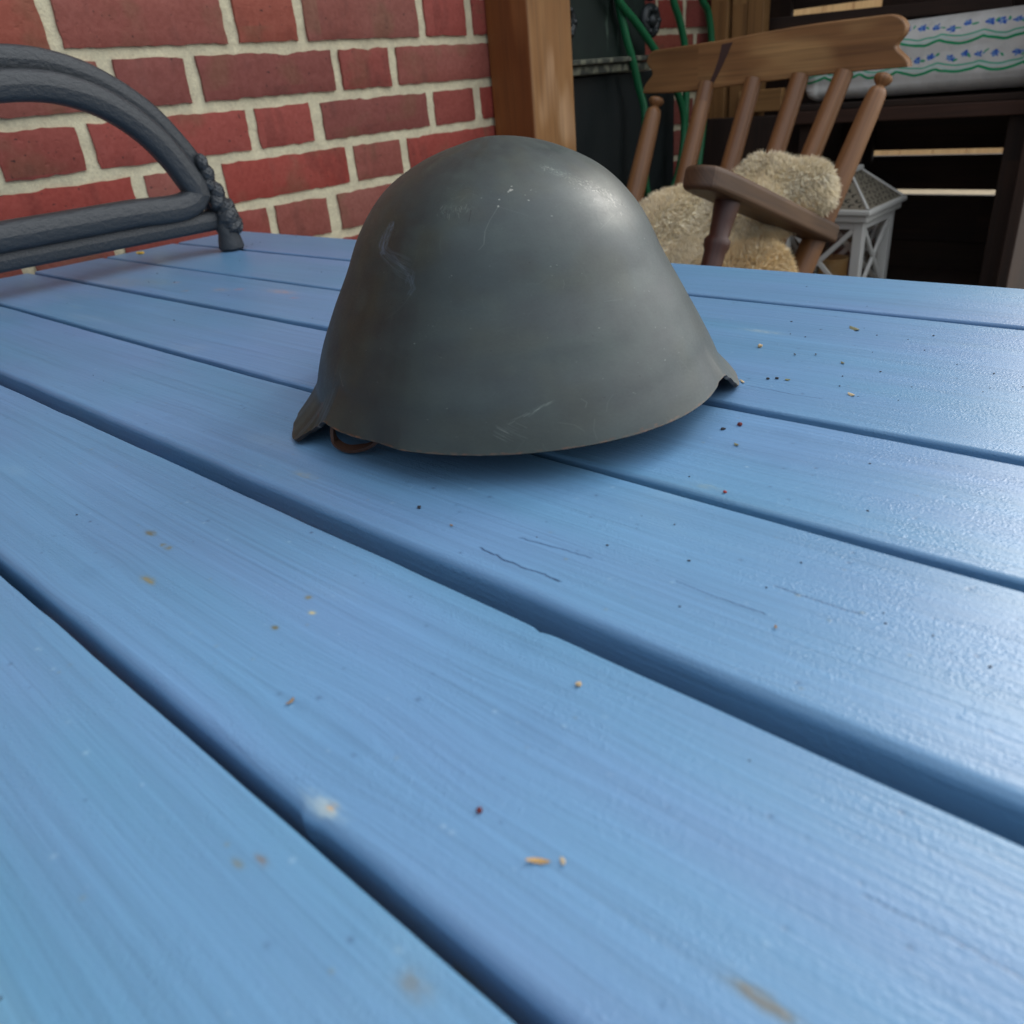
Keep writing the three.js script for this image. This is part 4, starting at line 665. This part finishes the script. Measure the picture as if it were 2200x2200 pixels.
// ---------------------------------------------------------------- patterned cushion on the bench
{
  const t = canvasTex(512, 256, (x, w, h) => {
    x.fillStyle = '#d6d3cc'; x.fillRect(0, 0, w, h);
    for (let k = 0; k < 260; k++) { x.globalAlpha = 0.06; x.fillStyle = k & 1 ? '#8f8a84' : '#ffffff'; x.beginPath(); x.ellipse(rnd() * w, rnd() * h, rr(6, 30), rr(4, 16), rnd() * 3, 0, 6.3); x.fill(); }
    x.globalAlpha = 1; x.lineCap = 'round';
    for (const y0 of [182, 92]) {   // scalloped bands of green with blue flowers between
      for (const [c, dy, a, wd] of [['#1f9a62', 0, 9, 8], ['#57b592', -18, 7, 5], ['#bcd9d0', -9, 8, 4]]) { x.strokeStyle = c; x.lineWidth = wd; x.beginPath(); for (let i = 0; i <= w; i += 3) { const yy = y0 + dy + a * Math.abs(Math.sin(i / w * 6.283 * 2.5)) * 1.6 - a + 3 * vn(i / 21, y0 + dy); i ? x.lineTo(i, yy) : x.moveTo(i, yy); } x.stroke(); }
      for (let k = 0; k < 13; k++) { const cx = (k + 0.5) / 13 * w + rr(-8, 8), cy = y0 - 44 + rr(-7, 7); for (let q = 0; q < 6; q++) { x.fillStyle = q & 1 ? '#3d62b8' : '#6f95cc'; x.beginPath(); x.ellipse(cx + Math.cos(q) * rr(4, 9), cy + Math.sin(q) * rr(3, 8), rr(3, 8), rr(2, 5), q, 0, 6.3); x.fill(); } x.fillStyle = '#3f9f74'; x.beginPath(); x.ellipse(cx + rr(10, 18), cy + rr(-8, 8), rr(5, 9), rr(2, 4), rr(0, 3), 0, 6.3); x.fill(); }
    }
  });
  const m = new THREE.MeshStandardMaterial({ map: t, roughness: 0.95 });
  const cu = thing('cushion', [-0.72, 0.059, -2.3], 'white cushion with green and blue wavy print lying on the dark bench', 'cushion');
  const g = new RoundedBoxGeometry(0.56, 0.155, 0.24, 24, 0.05), p = g.attributes.position, uv = new Float32Array(p.count * 2);
  for (let i = 0; i < p.count; i++) { let px = p.getX(i), py = p.getY(i), pz = p.getZ(i); py += (0.009 * vn(px * 17, pz * 16) + 0.006 * vn(px * 45, pz * 30)) * (py > -0.05 ? 1 : 0.5); pz += 0.012 * vn(px * 15 + 5, py * 26) + 0.005 * vn(px * 50, py * 50); p.setXYZ(i, px, py, pz); uv[2 * i] = px / 0.56 * 1.3 + 0.5; uv[2 * i + 1] = clamp((py + 0.078) / 0.155, 0, 1) * 0.95; }
  g.setAttribute('uv', new THREE.BufferAttribute(uv, 2)); g.computeVertexNormals(); g.translate(-0.705, 0.059 + 0.083, -2.30);
  mesh('cover', g, m, cu);
}
// ---------------------------------------------------------------- white lantern
{
  const wp = pixTex(128, 128, (i, j) => { const n = fbm(i / 12, j / 30, 3) * 0.06; return [0.82 + n, 0.81 + n, 0.78 + n]; });
  const white = new THREE.MeshStandardMaterial({ map: wp, roughness: 0.7 }), L = thing('lantern', [-0.84, -0.395, -2.155], 'white wooden lantern with crossed bars and pierced metal roof', 'lantern');
  const x0 = -0.945, x1 = -0.735, z0 = -2.26, z1 = -2.05, yb = -0.394, yt = -0.195;
  for (const x of [x0 + 0.012, x1 - 0.012]) for (const z of [z0 + 0.012, z1 - 0.012]) mesh('corner_post', beam(x, (yb + yt) / 2, z, 0.024, yt - yb, 0.024, 0.002), white, L);
  const cross = (cx, cz, w, turn) => { for (const s of [-1, 1]) { const h = yt - yb - 0.04, g = beam(0, 0, 0, Math.hypot(w, h), 0.012, s > 0 ? 0.008 : 0.0076, 0.002); g.rotateZ(s * Math.atan2(h, w)); if (turn) g.rotateY(Math.PI / 2); g.translate(cx, (yb + yt) / 2, cz); mesh('cross_bar', g, white, L); } };
  for (const z of [z0 + 0.006, z1 - 0.006]) { cross((x0 + x1) / 2, z, 0.16, false); for (const y of [yt - 0.008, yb + 0.012]) mesh('rail', beam((x0 + x1) / 2, y, z, 0.163, 0.02, 0.011, 0.002), white, L); }
  for (const x of [x0 + 0.006, x1 - 0.006]) { cross(x, (z0 + z1) / 2, 0.16, true); for (const y of [yt - 0.008, yb + 0.012]) mesh('rail', beam(x, y, (z0 + z1) / 2, 0.011, 0.02, 0.163, 0.002), white, L); }
  mesh('base', beam((x0 + x1) / 2, yb - 0.0005, (z0 + z1) / 2, 0.23, 0.012, 0.23, 0.003), white, L);
  mesh('cornice', beam((x0 + x1) / 2, yt + 0.0085, (z0 + z1) / 2, 0.232, 0.017, 0.232, 0.004), white, L); mesh('cornice', beam((x0 + x1) / 2, yt + 0.0235, (z0 + z1) / 2, 0.25, 0.013, 0.25, 0.004), white, L);
  const glass = new THREE.MeshPhysicalMaterial({ color: 0xffffff, transmission: 1, roughness: 0.05, thickness: 0, ior: 1.5 });
  for (const z of [z0 + 0.016, z1 - 0.016]) mesh('pane', new THREE.BoxGeometry(0.17, yt - yb - 0.02, 0.002).translate((x0 + x1) / 2, (yb + yt) / 2, z), glass, L);
  for (const x of [x0 + 0.016, x1 - 0.016]) mesh('pane', new THREE.BoxGeometry(0.002, yt - yb - 0.02, 0.17).translate(x, (yb + yt) / 2, (z0 + z1) / 2), glass, L);
  // pierced roof panels
  const y0 = yt + 0.03, y1 = -0.092, cx = (x0 + x1) / 2, cz = (z0 + z1) / 2, e = 0.115, tp = 0.034;
  const pt = canvasTex(256, 256, (x, w, h) => { x.fillStyle = '#8a8170'; x.fillRect(0, 0, w, h); for (let k = 0; k < 9; k++) for (let q = 0; q < 9; q++) { x.strokeStyle = '#14120f'; x.lineWidth = 5; x.beginPath(); x.arc(14 + k * 28 + (q & 1) * 14, 14 + q * 28, 8, rnd() * 3, 4 + rnd() * 2); x.stroke(); } });
  const pierced = new THREE.MeshStandardMaterial({ map: pt, roughness: 0.7, metalness: 0.3, side: THREE.DoubleSide });
  for (let k = 0; k < 4; k++) {
    const g = new THREE.BufferGeometry(); g.setAttribute('position', new THREE.Float32BufferAttribute([-e, y0, e, e, y0, e, tp, y1, tp, -tp, y1, tp, -e + 0.002, y0, e - 0.003, e - 0.002, y0, e - 0.003, tp - 0.002, y1, tp - 0.003, -tp + 0.002, y1, tp - 0.003], 3)); g.setAttribute('uv', new THREE.Float32BufferAttribute([0, 0, 1, 0, 0.68, 0.8, 0.32, 0.8, 0, 0, 1, 0, 0.68, 0.8, 0.32, 0.8], 2)); g.setIndex([0, 1, 2, 0, 2, 3, 4, 6, 5, 4, 7, 6, 0, 4, 5, 0, 5, 1]); const h = g.toNonIndexed(); h.computeVertexNormals(); h.rotateY(k * Math.PI / 2); h.translate(cx, 0, cz); mesh('roof_panel', h, pierced, L);
    const a = k * Math.PI / 2 + Math.PI / 4; mesh('roof_ridge', turned(V(cx + Math.cos(a) * e * 1.414, y0, cz + Math.sin(a) * e * 1.414), V(cx + Math.cos(a) * tp * 1.414, y1, cz + Math.sin(a) * tp * 1.414), [[0, 0.004], [1, 0.003]], 8), white, L);
  }
  mesh('roof_cap', beam(cx, y1 + 0.004, cz, 0.078, 0.012, 0.078, 0.003), white, L);
  const k = new THREE.CylinderGeometry(0.036, 0.036, 0.085, 28); k.translate(cx, yb + 0.05, cz);
  const cd = thing('candle', [cx, yb + 0.006, cz], 'amber pillar candle inside the white lantern', 'candle'); mesh('wax', k, new THREE.MeshStandardMaterial({ color: lin(0.42, 0.24, 0.07), roughness: 0.6 }), cd); mesh('wick', new THREE.CylinderGeometry(0.0012, 0.0012, 0.012, 6).translate(cx, yb + 0.098, cz), darkTurned, cd);
}

// ---------------------------------------------------------------- seeds, husks and crumbs lying on the table
{
  const mk = (r, g, b) => new THREE.MeshStandardMaterial({ color: lin(r, g, b), roughness: 0.8 });
  const C = { black: mk(0.02, 0.02, 0.025), red: mk(0.28, 0.035, 0.03), dred: mk(0.13, 0.02, 0.02), tan: mk(0.5, 0.36, 0.2), orange: mk(0.42, 0.26, 0.10), yellow: mk(0.75, 0.48, 0.08), olive: mk(0.13, 0.13, 0.07), brown: mk(0.2, 0.13, 0.07), straw: mk(0.42, 0.33, 0.2), green: mk(0.16, 0.16, 0.06) };
  const lump = (name, x, z, a, b, h, turn, m, label, cat) => {
    a *= 0.7; b *= 0.7; h *= 0.7; const g = new THREE.IcosahedronGeometry(1, 3), p = g.attributes.position, k = rnd() * 50; for (let i = 0; i < p.count; i++) { const f = 1 + 0.5 * vn(p.getX(i) * 1.9 + k, p.getY(i) * 1.7 + p.getZ(i) * 2.1); p.setXYZ(i, p.getX(i) * f * a, p.getY(i) * f * h, p.getZ(i) * f * b); }
    g.computeVertexNormals(); g.rotateY(turn); g.translate(x, h * 0.8, z); const o = mesh(name, g, m, scene); o.geometry.translate(-x, 0, -z); o.position.set(x, 0, z); return tag(o, label, cat);
  };
  const leaf = (name, x, z, L, w, curl, turn, m, label, cat) => {   // thin curled husk
    const S = 0.62, g = new THREE.PlaneGeometry(1, 1, 12, 4), p = g.attributes.position; for (let i = 0; i < p.count; i++) { const u = p.getX(i), v = p.getY(i), ww = Math.pow(Math.max(0, Math.cos(u * Math.PI)), 0.7) * w; p.setXYZ(i, u * L * S, 0.0006 + curl * u * u * L - v * v * w * 0.8 * Math.cos(u * 3), v * ww * (1 + 0.2 * vn(u * 9 + L * 900, v * 3)) + 0.3 * L * u * u + 0.12 * L * u); }
    g.computeVertexNormals(); const gg = g; gg.rotateY(turn); const mm = m.clone(); mm.side = THREE.DoubleSide; const o = mesh(name, gg, mm, scene); o.position.set(x, 0.0002, z); return tag(o, label, cat);
  };
  lump('yellow_petal', -1.1882, -0.5167, 0.008, 0.004, 0.003, 0.5, C.yellow, 'yellow petal lying below the black iron frame at table end', 'petal');
  leaf('seed_husk', -0.0928, -0.0923, 0.0100, 0.0017, 0.30, 0.75, C.orange, 'curved orange seed husk on the nearest wide plank', 'husk');
  leaf('seed_husk', -0.0879, -0.0958, 0.004, 0.0012, 0.1, -0.4, C.straw, 'tiny straw coloured husk beside the orange husk', 'husk');
  lump('seed', -0.1147, -0.0947, 0.0011, 0.0010, 0.0008, 0, C.dred, 'dark red seed left of the orange husk', 'seed');
  lump('red_berry', -0.1801, -0.3588, 0.0015, 0.0013, 0.0012, 0, C.dred, 'dark red berry crumb right of the helmet near its flap', 'berry');
  lump('red_berry', -0.1494, -0.2873, 0.0011, 0.0011, 0.0009, 0, C.red, 'small bright red crumb beside a greyish stain', 'berry');
  lump('seed', -0.256, -0.2025, 0.0016, 0.0012, 0.001, 0.3, C.black, 'black seed on the plank in front of the helmet', 'seed');
  leaf('seed_husk', -0.231, -0.1987, 0.0036, 0.0011, 0.1, 0, C.brown, 'thin brown sliver between the black seed and a paint crack', 'husk');
  lump('crumb', -0.1239, -0.1487, 0.0014, 0.0011, 0.0011, 0.4, C.tan, 'tan crumb near the far edge of the nearest wide plank', 'crumb');
  leaf('dry_leaf', -0.194, -0.5473, 0.017, 0.0055, 0.1, -0.5, C.olive, 'olive dry leaf on the far wide plank at right', 'leaf');
  leaf('dry_leaf', -0.1488, -0.4264, 0.0085, 0.0032, 0.15, -0.3, C.straw, 'straw coloured leaf scrap near the right edge of the photo', 'leaf');
  leaf('dry_leaf', -0.1693, -0.3353, 0.0055, 0.0022, 0.15, -0.2, C.olive, 'dark leaf scrap below the dark red berry crumb', 'leaf');
  leaf('dry_leaf', -0.1733, -0.4753, 0.006, 0.0022, 0.1, -0.5, C.olive, 'dark narrow leaf scrap near the olive dry leaf', 'leaf');
  leaf('dry_leaf', -0.2235, -0.4312, 0.007, 0.0032, 0.25, 0.6, C.olive, 'dark leaf scrap lying just behind the right helmet flap', 'leaf');
  leaf('straw', -0.2095, -0.4185, 0.0105, 0.0018, 0.1, -0.5, C.straw, 'pale straw touching the tip of the right helmet flap', 'straw');
  lump('crumb', -0.2313, -0.4841, 0.0022, 0.0018, 0.0016, 0, C.tan, 'tan crumb on the far wide plank right of the helmet', 'crumb');
  leaf('dry_leaf', -0.1887, -0.4331, 0.0055, 0.0024, 0.1, 0.4, C.green, 'greenish leaf scrap right of two black seeds', 'leaf');
  lump('seed', -0.1845, -0.3498, 0.0016, 0.0011, 0.0009, 0.5, C.black, 'black seed between berry crumb and helmet rim', 'seed');
  leaf('dry_leaf', -0.2048, -0.4783, 0.006, 0.0012, 0.05, -0.6, C.black, 'left one of two black slivers on the far wide plank', 'leaf'); leaf('dry_leaf', -0.1936, -0.4837, 0.0045, 0.0012, 0.05, -0.9, C.black, 'right one of two black slivers on the far wide plank', 'leaf');
  lump('seed', -0.1991, -0.4296, 0.0012, 0.0012, 0.0009, 0, C.black, 'left one of two round black seeds right of the flap', 'seed'); lump('seed', -0.195, -0.4326, 0.0012, 0.0012, 0.0009, 0, C.black, 'right one of two round black seeds right of the flap', 'seed');
  leaf('seed_husk', -0.1921, -0.0892, 0.006, 0.0014, 0.1, -1.2, C.brown, 'dark brown sliver on the nearest wide plank at left', 'husk');
  leaf('seed_husk', -0.0886, -0.2094, 0.0035, 0.001, 0.1, -0.9, C.brown, 'dark sliver on the ridged plank right of the paint crack', 'husk');
  const specks = [];
  for (let k = 0; k < 150; k++) {
    const pl = PL[Math.floor(rnd() * PL.length)], x = k < 80 ? rr(-0.26, 0.05) : rr(Math.max(pl[2], -1.1) + 0.01, pl[3] - 0.02), z = k < 80 ? rr(-0.56, -0.2) : rr(pl[0] + 0.008, pl[1] - 0.008);
    if (!PL.some((q) => z > q[0] + 0.007 && z < q[1] - 0.007 && x > q[2] && x < q[3])) continue;
    if (Math.hypot(x - HC.x, z - HC.z) < 0.17) continue;
    const g = new THREE.IcosahedronGeometry(1, 0), s = rr(0.0002, 0.0005) * (1 + (Math.hypot(x, z) - 0.2) * 0.6); g.scale(s * rr(0.8, 1.9), s * 0.6, s); g.rotateY(rnd() * 6); g.translate(x, s * 0.4, z); specks.push(g);
  }
  tag(mesh('dirt_specks', mergeGeometries(specks), C.black, scene), 'tiny dark dirt specks scattered over the blue planks', 'dirt', null, 'stuff');
}
renderer.render(scene, camera);
